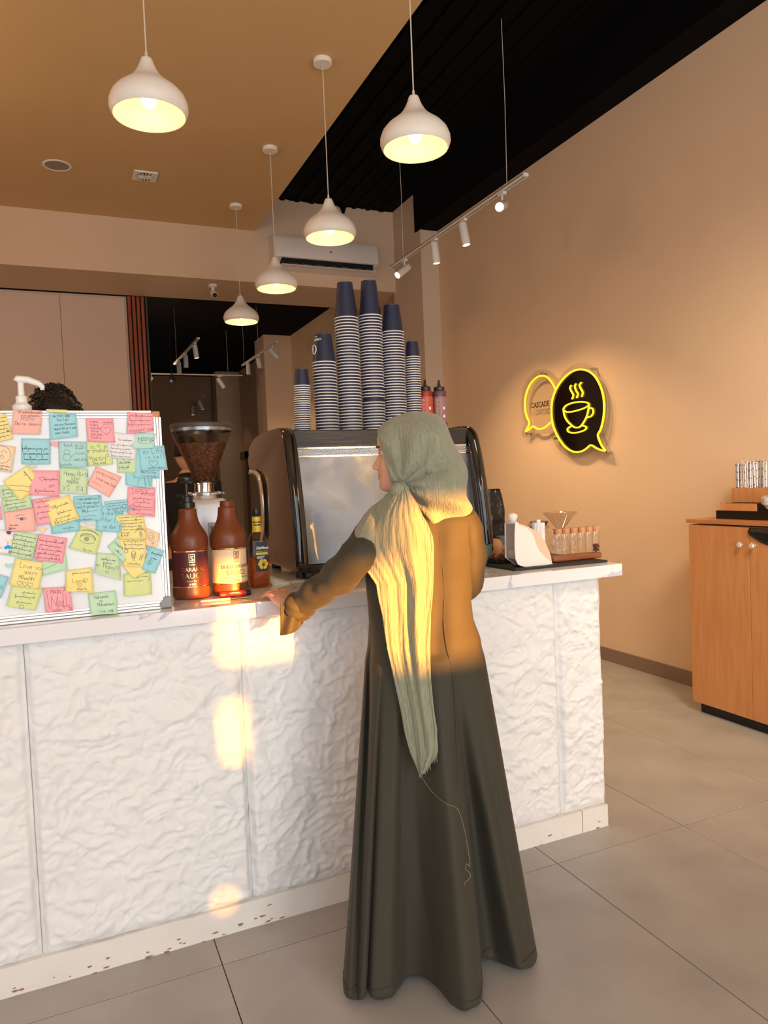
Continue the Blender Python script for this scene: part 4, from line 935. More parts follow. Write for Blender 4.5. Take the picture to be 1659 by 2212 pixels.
# beans
m_bean = mat('roasted_bean', (.11, .040, .018), .30, var=.6, vscale=30, col2=(.16, .06, .025))
bm = bmn(); rb = random.Random(3); zb3 = zp(958)
def bean(bm, p, n, s=.0052):
    q = n.to_track_quat('Z', 'Y').to_matrix().to_4x4(); q = Matrix.Translation(p) @ q @ Matrix.Rotation(rb.uniform(0, 6.3), 4, 'Z')
    lathe(bm, [(.02*s, -.55*s), (.8*s, -.35*s), (1.0*s, 0), (.8*s, .35*s), (.12*s, .50*s)], 7, q @ Matrix.Diagonal((1.35, .85, 1, 1)), sx=1)
hz = [z for z in (zn+.010, zb3)]
lathe(bm, [(.001, hz[0]-.004), (.030, hz[0]), ((.036+(.111-.036)*(zb3-zn-.01)/(zh-zn-.01))-.010, zb3-.006), (.001, zb3+.004)], 24, Mx)
for k in range(1500):
    if k < 1150:
        f = math.sqrt(rb.random()); z = zn+.010+(zb3-zn-.010)*f; a = face(GC)+rb.uniform(-1.9, 1.9)
        R = .036+(.111-.036)*(z-zn-.01)/(zh-zn-.01)-.0055
        p = GC+Vector((R*math.cos(a), R*math.sin(a), z)); n = Vector((math.cos(a), math.sin(a), -.6)).normalized()
    else:
        R = (.036+(.111-.036)*(zb3-zn-.01)/(zh-zn-.01)-.006)*math.sqrt(rb.random()); a = rb.uniform(0, 6.3); p = GC+Vector((R*math.cos(a), R*math.sin(a), zb3+rb.uniform(-.002, .005)-R*.03)); n = Vector((rb.uniform(-.4, .4), rb.uniform(-.4, .4), 1)).normalized()
    bean(bm, p, n+Vector((rb.uniform(-.3, .3), rb.uniform(-.3, .3), rb.uniform(-.3, .3))))
o = part('coffee_beans', bm, m_bean, None, smooth=2); o['kind'] = 'stuff'; tag(o, 'roasted coffee beans filling the clear grinder hopper', 'coffee beans')

# ------------------------------------------------------------------ espresso machine
m_bgl = mat('black_gloss_lacquer', (.010, .009, .008), .12, coat=.6)
m_bsd = mat('bronze_black_gloss', (.16, .11, .075), .10, .75)
m_brush = mat('brushed_steel_panel', (.27, .30, .345), .30, 1, bump=.18, bscale=14, rvar=.10, vscale=5, bdist=.0008, var=.30)
m_brushd = mat('brushed_steel_dark', (.055, .060, .07), .30, 1, bump=.3, bscale=30, stretch=(.4, 1, 8), bdist=.0005, rvar=.08)
em = thing('espresso_machine', 'large espresso machine with black sides and scratched steel back panel', 'espresso machine', (1.23, 2.95, SZ))
side = [(2.84, 1.656), (2.79, 1.640), (2.755, 1.600), (2.722, 1.50), (2.695, 1.38), (2.675, 1.25), (2.664, 1.14), (2.672, 1.108), (2.70, 1.100), (3.235, 1.100), (3.25, 1.125), (3.20, 1.16), (3.135, 1.21), (3.11, 1.31), (3.115, 1.40), (3.15, 1.47), (3.22, 1.497), (3.31, 1.503), (3.36, 1.52), (3.372, 1.56), (3.35, 1.595), (3.28, 1.630), (3.17, 1.650), (3.0, 1.658)]
sd = [(p.y, p.z) for p in spline([Vector((0, a, b)) for a, b in side], 3, True)]
for xo, xi in ((.797, .838), (1.662, 1.622)):
    part('side_panel', prism(bmn(), [(xo, a, b) for a, b in sd], (xi-xo, 0, 0)), m_bsd, em, smooth=2, bevel=.008, seg=3, angle=60)
    rim = [(a, b) for a, b in sd if a < 2.86 and b > 1.11]
    rim = sorted(rim, key=lambda p: -p[1])
    L = []
    for a, b in rim:
        L.append([(min(xo, xi)-.004+(.050)*(.5-.5*math.cos(PI*k/10)), a+.004-.020*math.sin(PI*k/10)+0, b) for k in range(11)])
    bm = grid(bmn(), L)
    part('side_edge_trim', bm, m_bgl, em, smooth=2, solid=.004)
cut = spline([Vector((.792, a, b)) for a, b in ((3.315, 1.500), (3.22, 1.494), (3.152, 1.467), (3.118, 1.40), (3.112, 1.31), (3.138, 1.215), (3.20, 1.165))], 5)
bm = bmn(); rows = [[(p.x+dx, p.y+dy, p.z+dz) for p in cut] for dx, dy, dz in ((0, -.012, .006), (-.006, 0, 0), (-.004, .035, -.012), (.012, .045, -.014))]
part('chrome_cutout_trim', grid(bm, rows), mat('cream_reflection_chrome', (.82, .70, .58), .12, .6), em, smooth=2, solid=.003)  # a cream reflection is put into the chrome's base colour
part('dark_interior', box(bmn(), .86, 1.60, 2.80, 3.24, 1.12, 1.60), m_blackp, em, smooth=False)
X0, X1 = .838, 1.622
ln = lambda z: 2.700+(z-1.115)*(2.775-2.700)/(1.635-1.115)
def slab(z0, z1, th, off=0, x0=X0, x1=X1):
    return prism(bmn(), [(x0, ln(z0)+off, z0), (x0, ln(z1)+off, z1), (x0, ln(z1)+off+th, z1), (x0, ln(z0)+off+th, z0)], (x1-x0, 0, 0))
part('steel_back_panel', slab(1.118, 1.537, .012), m_brush, em, smooth=False, bevel=.0015)
part('upper_back_panel', slab(1.572, 1.642, .012, -.004), m_brushd, em, smooth=False, bevel=.0015)
part('vent_strip', slab(1.540, 1.570, .012, .004), mat('vent_steel', (.30, .30, .30), .4, 1), em, smooth=False)
part('strip_edge', slab(1.568, 1.574, .010, -.007), m_chrome, em, smooth=False); part('strip_edge', slab(1.5355, 1.541, .010, -.005), m_chrome, em, smooth=False)
bm = bmn()
for r in range(5):
    z = 1.5445+r*.0051
    for k in range(118):
        x = X0+.012+k*.0065+(r % 2)*.0032; y = ln(z)+.0035
        P = [bm.verts.new((x+a*.0021, y, z+b*.0019)) for a, b in ((-1, -1), (1, -1), (1, 1), (-1, 1))]; tp = bm.verts.new((x, y-.0028, z))
        for i in range(4): bm.faces.new((P[i], P[(i+1) % 4], tp))
o = part('vent_studs', bm, m_chrome, em, smooth=False); o['kind'] = 'stuff'
part('panel_edge_strip', prism(bmn(), [(X0+.001, ln(1.118)-.001, 1.118), (X0+.001, ln(1.537)-.001, 1.537), (X0+.001, ln(1.537)+.01, 1.537), (X0+.001, ln(1.118)+.01, 1.118)], (.004, 0, 0)), m_chrome, em, smooth=False)
part('cup_tray', box(bmn(), X0, X1, 2.785, 3.27, 1.630, 1.6455), m_brushd, em, smooth=False, bevel=.003)
part('rear_hood', box(bmn(), X0, X1, 3.20, 3.35, 1.50, 1.629), m_bgl, em, smooth=False, bevel=.01)
part('base_tray', box(bmn(), X0-.02, X1+.02, 2.70, 3.25, 1.088, 1.117), m_blackp, em, smooth=False, bevel=.004)
for x in (.862, 1.60):
    for y in (2.735, 3.2): part('foot', lathe(bmn(), [(.020, SZ), (.022, SZ+.003), (.022, SZ+.012), (.018, SZ+.030), (.001, SZ+.030)], 20, Matrix.Translation((x, y, 0))), m_blackp, em)
part('drain_spout', lathe(bmn(), [(.016, SZ+.006), (.016, SZ+.03)], 16, Matrix.Translation((.83, 2.74, 0))), m_blackp, em)
MT = 1.646

# ------------------------------------------------------------------ paper cups
m_navy = mat('navy_paper', lin(30, 36, 62), .42)
m_rimw = mat('white_cup_rim', (.80, .77, .74), .5)
def cup_proto(hc, rt, rb_, name):
    t = bpy.data.objects.new(name, None); C.objects.link(t); t.empty_display_size = .02
    part('cup_wall', lathe(bmn(), [(rt, .003), (rb_, hc-.004)], 32, None, False, False), m_navy, t, world=False, smooth=2)
    part('rolled_rim', lathe(bmn(), [(rt-.001, .0005), (rt+.0012, .0), (rt+.0026, .0022), (rt+.0014, .0045), (rt-.001, .0042)], 32, None, False, False), m_rimw, t, world=False, smooth=2)
    part('cup_base', lathe(bmn(), [(rb_-.001, hc-.006), (rb_, hc-.004), (rb_+.0001, hc), (rb_-.0012, hc), (rb_-.0014, hc-.006), (.001, hc-.006)], 32, None, False, False), m_navy, t, world=False)
    return t
big16 = lambda: cup_proto(.148, .0475, .0325, 'paper_cup')
big12 = lambda: cup_proto(.117, .0475, .0340, 'paper_cup')
sm = lambda: cup_proto(.069, .0320, .0255, 'paper_cup')
Y0 = 2.85
where = ('first', 'second', 'third', 'fourth', 'fifth', 'sixth')
def stack(i, xb, xt, ztop, n, mk, hc, words, gaps={}):
    base = None; z = MT; z_first = MT; pitch = (ztop-hc-MT-sum(gaps.values()))/(n-1); rr_ = random.Random(i)
    for k in range(n):
        tt = (z-MT)/(ztop-MT); x = xb+(xt-xb)*tt
        top_ = k == n-1
        lb_ = (f'top cup of the {words}, whole navy side showing' if top_ else f'nested navy cup, {k+1}{"st" if k in (0,20,30) else "nd" if k in (1,21,31) else "rd" if k in (2,22,32) else "th"} from the bottom of the {words}')
        if base is None: o = base = mk()
        else: o = dup(base)
        o.location = (x+rr_.uniform(-.0012, .0012), Y0+rr_.uniform(-.0012, .0012), z); o.rotation_euler = (0, 0, rr_.uniform(0, 6))
        tag(o, lb_, 'paper cup', None if top_ else f'cups nested in the {words}')
        if top_: 
            if 'group' in o: del o['group']
            last = o
        z += pitch+gaps.get(k, 0)
    return last
s1 = stack(1, .904, .912, 1.893, 21, sm, .069, 'short narrow leftmost stack')
s2 = stack(2, 1.010, 1.006, 2.047, 23, big16 if False else big12, .128, 'second stack from left')
s3 = stack(3, 1.113, 1.114, 2.252, 38, big16, .148, 'tall third stack from left')
s4 = stack(4, 1.218, 1.222, 2.266, 38, big16, .148, 'tallest stack', {9: .012, 12: .004})
s5 = stack(5, 1.319, 1.321, 2.172, 36, big12, .117, 'stack right of the tallest')
s6 = stack(6, 1.408, 1.412, 2.014, 31, sm, .060, 'narrow rightmost stack')
# print on the top cup of the second stack (upside down because the cup is)
cpos = s2.location.copy()
def cup_text(s, size, ang, z0):
    bm = text_mesh(s, size, .0002, .0003, 'CENTER')
    for v in bm.verts:
        R = .0475-(.0475-.034)*(z0-v.co.y)/.117+.0006; a = ang-v.co.x/R; v.co = Vector((cpos.x+(R+v.co.z)*math.cos(a), cpos.y+(R+v.co.z)*math.sin(a), cpos.z+z0-v.co.y))
    part('lettering', bm, m_rimw, s2)
af = face(cpos)
cup_text('CASCADE', .0125, af-.95, .098); cup_text('CAFE', .006, af-.95, .108)
bm = bmn(); tube(bm, [(cpos.x+.0445*math.cos(af-1.05+.30*math.sin(q)), cpos.y+.0445*math.sin(af-1.05+.30*math.sin(q)), cpos.z+.055+.018*math.cos(q)) for q in [2*PI*k/18 for k in range(19)]], .0022, 6); part('printed_emblem', bm, m_rimw, s2)

# squeeze bottles on top of the machine
def squeeze(x, lab, m1, m2, m3):
    c = Vector((x, 2.86, MT)); h = .185
    t = thing('squeeze_bottle', lab, 'bottle', tuple(c), 0, 'squeeze bottles on the machine'); Mx = Matrix.Translation(c)
    part('bottle_body', lathe(bmn(), [(.001, 0), (.030, 0), (.032, .004), (.032, .160), (.031, .166), (.022, .170), (.001, .170)], 32, Mx), m1, t)
    part('label', lathe(bmn(), [(.0323, .03), (.0323, .142)], 32, Mx, False, False), m2, t)
    part('screw_cap', lathe(bmn(), [(.0235, .168), (.0245, .170), (.0245, .184), (.018, .188), (.001, .188)], 28, Mx), m_blackp, t)
    part('nozzle', lathe(bmn(), [(.0095, .186), (.0045, .212), (.004, .217), (.001, .217)], 16, Mx), m_blackp, t)
    a0 = face(c)
    bm = bmn()
    for k in range(17):
        for r, (aa, ab) in enumerate(((a0-.55, a0-.12),)):
            grid(bm, [[(c.x+.0327*math.cos(q), c.y+.0327*math.sin(q), c.z+.036+k*.0058+dz_) for q in [aa+(ab-aa)*j/5*(1-.2*((k*7) % 3)/2) for j in range(6)]] for dz_ in (0, .0018)])
    part('small_print', bm, m3, t, smooth=False)
    for z in (.05, .085): part('round_seal', arc_band(c, .0326, a0+.45, a0+.75, z, z+.012), m_white, t, smooth=False)
squeeze(1.472, 'red squeeze bottle with black nozzle beside the paper cups', mat('red_sauce', lin(140, 42, 24), .25), mat('red_label', lin(188, 80, 52), .35), mat('pale_print', (.75, .55, .5), .5))
squeeze(1.541, 'purple-brown squeeze bottle with black nozzle, right of the red one', mat('plum_sauce', lin(98, 62, 66), .25), mat('plum_label', lin(150, 108, 106), .35), mat('pale_print', (.75, .6, .6), .5))

# ------------------------------------------------------------------ pour-over corner at the right end
t = tag(part('rubber_mat', prism(bmn(), [(1.578, 2.372, SZ), (2.018, 2.356, SZ), (2.018, 2.93, SZ), (1.67, 2.93, SZ), (1.575, 2.66, SZ)], (0, 0, .009)), mat('black_rubber', (.02, .019, .018), .6, bump=.6, bscale=260), None, smooth=False, bevel=.001), 'black rubber bar mat at the right end of the counter', 'mat')
MZ = SZ+.0095
P = lambda x, y, Y: at(x, y, 1, Y)
t = thing('filter_holder', 'white and pink acrylic filter holder with round white knob', 'holder', (1.68, 2.43, MZ))
m_acw = mat('white_acrylic', (.80, .76, .72), .25); m_pk = mat('pink_acrylic', (.80, .52, .38), .25)
near_o = [(1113, 1132), (1114, 1208), (1136, 1227), (1190, 1222), (1193, 1217), (1188, 1212), (1172, 1198), (1160, 1180), (1152, 1156), (1140, 1142), (1122, 1134), (1119, 1130)]
full_o = [(1113, 1132), (1114, 1208), (1136, 1227), (1190, 1222), (1193, 1217), (1190, 1200), (1178, 1170), (1160, 1148), (1140, 1137), (1119, 1130)]
zfix = lambda pts, Y: [(v.x, v.y, max(v.z, MZ)) for v in (P(a, b, Y) for a, b in pts)]
part('white_wave_panel', prism(bmn(), spline(zfix(near_o, 2.394), 3, True), (0, .004, 0)), m_acw, t, smooth=False)
part('pink_side_panel', prism(bmn(), zfix(full_o, 2.3985), (0, .004, 0)), m_pk, t, smooth=False, bevel=.001)
fp = zfix(full_o, 2.3985)
part('rear_side_panel', prism(bmn(), [(a, b+.072, c_) for a, b, c_ in fp], (0, .005, 0)), m_acw, t, smooth=False, bevel=.001)
part('inner_box', prism(bmn(), [(a+.004, b+.0045, c_) for a, b, c_ in (fp[0], fp[1], fp[2], (fp[2][0]+.02, fp[2][1], fp[2][2]+.02), (fp[0][0]+.03, fp[0][1], fp[0][2]-.02))], (0, .067, 0)), mat('grey_acrylic', (.42, .37, .34), .3), t, smooth=False)
kp = at(1107, 1120, 1, 2.43)
part('knob', lathe(bmn(), [(.010, -.020), (.012, -.012), (.020, .004), (.0205, .010), (.017, .017), (.008, .021), (.001, .022)], 24, Matrix.Translation(kp)), m_acw, t)
part('name_plate', box(bmn(), fp[0][0]-.0006, fp[0][0]+.0035, 2.412, 2.45, SZ+.055, SZ+.077), mat('plate_grey', (.5, .48, .46), .4), t, smooth=False)
# tube rack
t = thing('tube_rack', 'walnut rack board under six wooden-capped glass tubes', 'rack', (1.93, 2.42, MZ))
ra, rb2 = at(1202, 1214, 2, MZ), at(1294, 1206, 2, MZ)
pl = []
Yr = (ra.y+rb2.y)/2+.020
for k in range(24):
    a = 2*PI*k/24; pl.append(((ra.x+rb2.x)/2+((rb2.x-ra.x)/2-.0+.008)*(1 if math.cos(a) > 0 else -1)*1+.020*math.cos(a), Yr+.026*math.sin(a), MZ))
part('rack_board', prism(bmn(), pl, (0, 0, .024)), mat('walnut', lin(150, 88, 56), .4, var=.5, vscale=9, stretch=(.8, 6, 6)), t, bevel=.007, seg=4)
vx = [1206, 1223, 1240, 1257, 1272.5, 1287.5]; m_cork = mat('beech_cap', lin(200, 142, 100), .55, var=.2, vscale=40)
tz = MZ+.0245; Yv = Yr+.002
wds = ['glass tube with a blue tick mark, first on the rack', 'plain glass tube, second on the rack', 'glass tube with a blue hooked mark, third on the rack', 'glass tube with a blue two-like mark, fourth on the rack', 'plain glass tube, fifth on the rack', 'glass tube holding a few coffee beans, last on the rack']
for i, x in enumerate(vx):
    px = at(x, 1190-(i*1.2), 1, Yv); c = Vector((px.x, Yv, tz)); 
    ht = at(x, 1152.5-i*1.3, 1, Yv).z-tz; M = Matrix.Translation(c)
    v = thing('glass_tube', wds[i], 'tube', tuple(c), 0, 'wooden-capped glass tubes')
    part('tube_glass', lathe(bmn(), [(.001, 0), (.0145, 0), (.016, .002), (.016, ht)], 24, M, False, False), m_glass, v, smooth=2)
    part('wooden_cap', lathe(bmn(), [(.001, ht-.002), (.0168, ht-.002), (.0172, ht+.0), (.0172, ht+.018), (.0165, ht+.0195), (.001, ht+.0195)], 24, M), m_cork, v)
    af = face(c)
    def wr(pts):
        bm = bmn(); tube(bm, [(c.x+.0166*math.cos(af+u/.0166), c.y+.0166*math.sin(af+u/.0166), c.z+z) for u, z in pts], .0009, 5); part('blue_mark', bm, mat('blue_marker', (.05, .22, .42), .5), v)
    if i == 0: wr([(-.006, .070), (0, .062), (.004, .055)]); wr([(.006, .075), (.007, .06)]); wr([(0, .03), (.001, .045)])
    if i == 2: wr([(.002, .072), (-.004, .060), (.004, .058), (.008, .045), (.004, .035), (-.006, .036)])
    if i == 3: wr([(-.008, .055), (-.004, .064), (.004, .062), (.006, .05), (.002, .038), (.010, .034)])
    if i == 5:
        bm = bmn()
        for k in range(70): bean(bm, c+Vector((rb.uniform(-.009, .009), rb.uniform(-.009, .009), rb.uniform(.004, .034))), Vector((rb.uniform(-1, 1), rb.uniform(-1, 1), rb.uniform(-1, 1))), .0042)
        o = part('tube_beans', bm, m_bean, v); o['kind'] = 'stuff'
# ribbed hand grinder with crank
c = P(1164, 1180, 2.56); c.z = MZ; M = Matrix.Translation(c); hh = P(1164, 1129, 2.56).z-MZ
t = thing('hand_grinder', 'white ribbed hand coffee grinder behind the pink holder', 'hand grinder', tuple(c))
rs = []
for z, k in ((0, .98), (.002, 1), (hh-.002, 1), (hh, .96)): rs.append([c+Vector(((.0262+.0012*math.cos(i*PI))*k*math.cos(2*PI*i/56), (.0262+.0012*math.cos(i*PI))*k*math.sin(2*PI*i/56), z)) for i in range(56)])
part('ribbed_body', rings(bmn(), rs), m_acw, t, smooth=False)
part('crank_hub', lathe(bmn(), [(.010, hh), (.010, hh+.013), (.001, hh+.013)], 16, M), m_acw, t)
part('crank_arm', tube(bmn(), [c+Vector((0, 0, hh+.006)), c+Vector((-.04, -.01, hh+.002)), c+Vector((-.068, -.02, hh-.012))], .0035, 8), m_steel, t)
part('crank_knob', lathe(bmn(), [(.006, -.03), (.009, -.02), (.008, 0), (.001, .001)], 12, Matrix.Translation(c+Vector((-.068, -.02, hh-.012)))), m_acw, t)
# glass server with black lid
c = P(1166, 1180, 2.72); c.z = MZ; M = Matrix.Translation(c); hh = P(1166, 1126, 2.72).z-MZ
t = thing('glass_server', 'glass coffee server with black lid and wooden collar', 'server', tuple(c))
part('server_glass', lathe(bmn(), [(.001, 0), (.045, 0), (.05, .006), (.05, hh*.45), (.032, hh*.8), (.030, hh-.01)], 32, M, False, False), m_glass, t, smooth=2)
part('wooden_collar', lathe(bmn(), [(.033, hh*.78), (.044, hh*.80), (.044, hh*.86), (.033, hh*.88)], 32, M, False, False), m_cork, t)
part('server_lid', lathe(bmn(), [(.030, hh-.03), (.034, hh-.012), (.040, hh-.008), (.040, hh), (.010, hh+.004), (.001, hh+.004)], 32, M), mat('smoky_black', (.03, .03, .03), .2), t)
part('server_handle', tube(bmn(), spline([c+Vector((.045, 0, .03)), c+Vector((.075, 0, .045)), c+Vector((.072, 0, .08)), c+Vector((.040, 0, .1))], 5), .004, 8), m_glass, t)
# carafe with ribbed glass dripper
c = P(1212, 1190, 2.60); c.z = MZ; M = Matrix.Translation(c); hb = P(1205, 1146, 2.60).z-MZ
t = thing('glass_carafe', 'small clear glass carafe behind the first tubes', 'carafe', tuple(c))
part('carafe_glass', lathe(bmn(), [(.001, 0), (.038, 0), (.044, .008), (.042, .04), (.028, hb*.75), (.026, hb*.9), (.031, hb-.001)], 32, M, False, False), m_glass, t, smooth=2)
part('carafe_handle', tube(bmn(), spline([c+Vector((-.026, -.01, hb*.85)), c+Vector((-.058, -.02, hb*.8)), c+Vector((-.060, -.02, hb*.4)), c+Vector((-.042, -.01, hb*.25))], 5), .0035, 8), m_glass, t)
ht = P(1212, 1106, 2.60).z-MZ; rw = (P(1239, 1106, 2.6)-P(1181, 1106, 2.6)).length/2
t = thing('glass_dripper', 'ribbed clear glass cone dripper standing on the carafe', 'dripper', tuple(c+Vector((0, 0, hb))))
rs = []
for z, r in ((hb, .013), (hb+.012, .017), (ht-.006, rw*.95), (ht, rw)): rs.append([c+Vector(((r+.0016*math.cos(i*PI))*math.cos(2*PI*i/48), (r+.0016*math.cos(i*PI))*math.sin(2*PI*i/48), z)) for i in range(48)])
part('ribbed_cone', rings(bmn(), rs, True, False, False), glass('ribbed_glass', (.94, .90, .88), .16), t, smooth=False)
part('dripper_rim', tube(bmn(), [c+Vector((rw*math.cos(q), rw*math.sin(q), ht)) for q in [2*PI*k/32 for k in range(33)]], .0016, 6), m_glass, t)
part('dripper_flange', lathe(bmn(), [(.014, hb+.002), (.034, hb+.003), (.034, hb+.006), (.014, hb+.007)], 28, M), glass('flange_glass', (.9, .88, .86), .15), t)
part('dripper_handle', tube(bmn(), spline([c+Vector((-rw*.9, 0, ht-.008)), c+Vector((-rw*1.25, 0, ht-.012)), c+Vector((-rw*1.0, 0, ht-.04)), c+Vector((-.025, 0, hb+.015))], 5), .0028, 8), m_glass, t)
# left part of the mat: cup, tray of beans, black bag, wooden spoon
c = P(1046, 1212, 2.66); c = Vector((c.x, 2.66, MZ)); M = Matrix.Translation(c)
t = thing('green_cup', 'sage green travel cup half hidden by the machine edge', 'cup', tuple(c)); mg = mat('sage_green', (.13, .19, .15), .5)
part('cup_body', lathe(bmn(), [(.001, 0), (.031, 0), (.033, .003), (.035, .075), (.033, .075), (.03, .005)], 28, M, cap1=False), mg, t)
for k, z in enumerate((.022, .032, .042)): part('printed_circle', tube(bmn(), [(c.x+.0345*math.cos(face(c)+.25+.12*math.cos(q)), c.y+.0345*math.sin(face(c)+.25+.12*math.cos(q)), c.z+z+.0045*math.sin(q)) for q in [2*PI*j/12 for j in range(13)]], .0006, 5), m_acw, t)
c = P(1069, 1196, 2.76); c = Vector((c.x, 2.76, MZ)); M = Matrix.Translation(c)
t = thing('wooden_tamper', 'rounded beech wood tamper block beside the black bag', 'tamper', tuple(c))
part('wood_block', lathe(bmn(), [(.001, 0), (.034, 0), (.037, .006), (.037, .05), (.030, .072), (.016, .083), (.001, .086)], 28, M), m_cork, t)
c = P(1073, 1190, 2.86); c = Vector((c.x, 2.87, MZ)); zb4 = P(1070, 1056, 2.87).z-MZ
t = thing('coffee_bag', 'tall glossy black coffee bag standing beside the machine', 'bag', tuple(c))
rows = []
for j in range(22):
    v = j/21; z = zb4*v; ww = (.050 if v < .72 else .050-.016*(v-.72)/.28); dd = .030*(1-v**2.2)+.003
    rows.append([(c.x+ww*math.copysign(abs(math.cos(a))**.5, math.cos(a))+.004*noise.noise(Vector((a, z*30, 1))), c.y+(dd+.006*noise.noise(Vector((a*2, z*26, 4))))*math.copysign(abs(math.sin(a))**.6, math.sin(a)), c.z+z) for a in [2*PI*i/36 for i in range(36)]])
part('bag_film', rings(bmn(), rows), mat('black_foil', (.006, .006, .006), .14, bump=.9, bscale=30, bdist=.01), t, smooth=2)
c = P(1078, 1205, 2.60); c = Vector((c.x+.0, 2.60, MZ))
t = thing('bean_tray', 'low dark tray heaped with coffee beans behind the white holder', 'tray', tuple(c))
part('tray', box(bmn(), c.x-.04, c.x+.06, c.y-.05, c.y+.07, MZ, MZ+.012), m_blackp, t, smooth=False, bevel=.002)
bm = bmn()
for k in range(330): bean(bm, Vector((c.x+rb.uniform(-.036, .056), c.y+rb.uniform(-.046, .066), MZ+.014+rb.uniform(0, .014))), Vector((rb.uniform(-1, 1), rb.uniform(-1, 1), 1)), .005)
o = part('heaped_beans', bm, m_bean, t); o['kind'] = 'stuff'
a, b = P(1068, 1203, 2.57), P(1094, 1184, 2.57)
t = thing('wooden_spoon', 'small wooden scoop resting on the bean tray', 'spoon', tuple(b))
part('spoon_handle', tube(bmn(), [a, a.lerp(b, .7)], .0025, 8), m_cork, t)
bm = bmn(); bmesh.ops.create_uvsphere(bm, u_segments=16, v_segments=10, radius=.020, matrix=Matrix.Translation(a.lerp(b, .95)) @ Matrix.Diagonal((1, .7, .8, 1))); part('spoon_bowl', bm, m_cork, t)
c = P(1086, 1178, 2.78); c = Vector((c.x, 2.78, MZ)); hh = P(1086, 1158, 2.78).z-MZ
t = thing('green_bowl', 'little sage green bowl behind the wooden scoop', 'bowl', tuple(c))
part('bowl_body', lathe(bmn(), [(.001, 0), (.018, 0), (.024, .01), (.030, hh), (.027, hh), (.02, .012), (.001, .01)], 28, Matrix.Translation(c)), mg, t)
# folded napkin and torn paper by the machine foot
c = at(596, 1262, 2, SZ)
t = tag(part('paper_napkin', prism(bmn(), [(c.x-.02, c.y-.03, SZ), (c.x+.045, c.y-.02, SZ), (c.x+.04, c.y+.06, SZ+.002), (c.x-.03, c.y+.05, SZ+.03), (c.x-.035, c.y+.01, SZ+.034)], (.004, .004, .006)), mat('napkin_paper', (.66, .68, .60), .8), None, smooth=False), 'folded pale green napkin behind the hand', 'napkin')
c = at(640, 1256, 2, SZ); bm = bmn(); pts = []
for k in range(11):
    a = 2*PI*k/11; r = .024*(1+.4*noise.noise(Vector((k*1.7, 0, 0)))); pts.append((c.x+r*1.3*math.cos(a), c.y+r*math.sin(a), SZ+.0004))
tag(part('torn_paper', prism(bm, pts, (0, 0, .002)), MATS['napkin_paper'], None, smooth=False), 'torn scrap of paper under the machine front edge', 'paper scrap')
c = at(552, 1300, 2, SZ)
# tall white pump dispenser behind the board
c = Vector((.012, 2.44, SZ)); zt5 = at(60, 820, 1, 2.44).z; pc = at(47, 870, 1, 2.44); c.x = pc.x
t = thing('pump_dispenser', 'white pump dispenser rising behind the whiteboard', 'dispenser', tuple(c)); M = Matrix.Translation(c)
hz_ = pc.z-SZ
part('container', lathe(bmn(), [(.001, 0), (.045, 0), (.048, .005), (.048, hz_-.06), (.035, hz_-.03), (.020, hz_-.02)], 32, M), m_white, t)
part('pump_collar', lathe(bmn(), [(.026, hz_-.025), (.027, hz_-.010), (.020, hz_-.004), (.016, hz_), (.016, hz_+.018), (.012, hz_+.02)], 28, M), m_white, t)
part('pump_stem', lathe(bmn(), [(.0095, hz_+.01), (.0085, zt5-SZ-.010)], 20, M), m_white, t)
h0 = zt5-SZ
part('pump_head', tube(bmn(), [c+Vector((-.012, 0, h0-.006)), c+Vector((-.008, 0, h0)), c+Vector((.02, .002, h0-.001)), c+Vector((.05, .004, h0-.012)), c+Vector((.058, .004, h0-.020)), c+Vector((.058, .004, h0-.03))], [.009, .012, .011, .009, .008, .006], 14), m_white, t)
# ------------------------------------------------------------------ people
AZ = YAW+.085
RV = Vector((math.cos(AZ), -math.sin(AZ), 0)); VV = Vector((math.sin(AZ), math.cos(AZ), 0)); UZ = Vector((0, 0, 1))
BD = 2.14
def bp(x, y, off=0.0):                       # point of the vertical plane through the standing woman; off = metres nearer
    d = RX*((x-W/2)/F)-UX*((y-H/2)/F)+FX
    return CAM+d*((BD-off-CAM.dot(VV))/d.dot(VV))
def skin_mesh(pts, edges, radii, sub=2):
    me = bpy.data.meshes.new('sk'); me.from_pydata([Vector(p) for p in pts], edges, []); o = bpy.data.objects.new('sk', me); C.objects.link(o)
    m = o.modifiers.new('s', 'SKIN'); m.use_smooth_shade = True
    for i, r in enumerate(radii):
        v = me.skin_vertices[0].data[i]; v.radius = (r, r) if not isinstance(r, tuple) else r
        v.use_root = (i == 0)
    s = o.modifiers.new('u', 'SUBSURF'); s.levels = sub; s.render_levels = sub
    dg = bpy.context.evaluated_depsgraph_get(); r = bpy.data.meshes.new_from_object(o.evaluated_get(dg))
    bm = bmn(); bm.from_mesh(r); bpy.data.objects.remove(o); bpy.data.meshes.remove(me); bpy.data.meshes.remove(r); return bm
def add_bm(a, b):
    me = bpy.data.meshes.new('x'); b.to_mesh(me); b.free(); a.from_mesh(me); bpy.data.meshes.remove(me)
def chain(P, E, Rr, root, pts, rad):
    i0 = root
    for p, r in zip(pts, rad): P.append(Vector(p)); Rr.append(r); E.append((i0, len(P)-1)); i0 = len(P)-1
    return i0
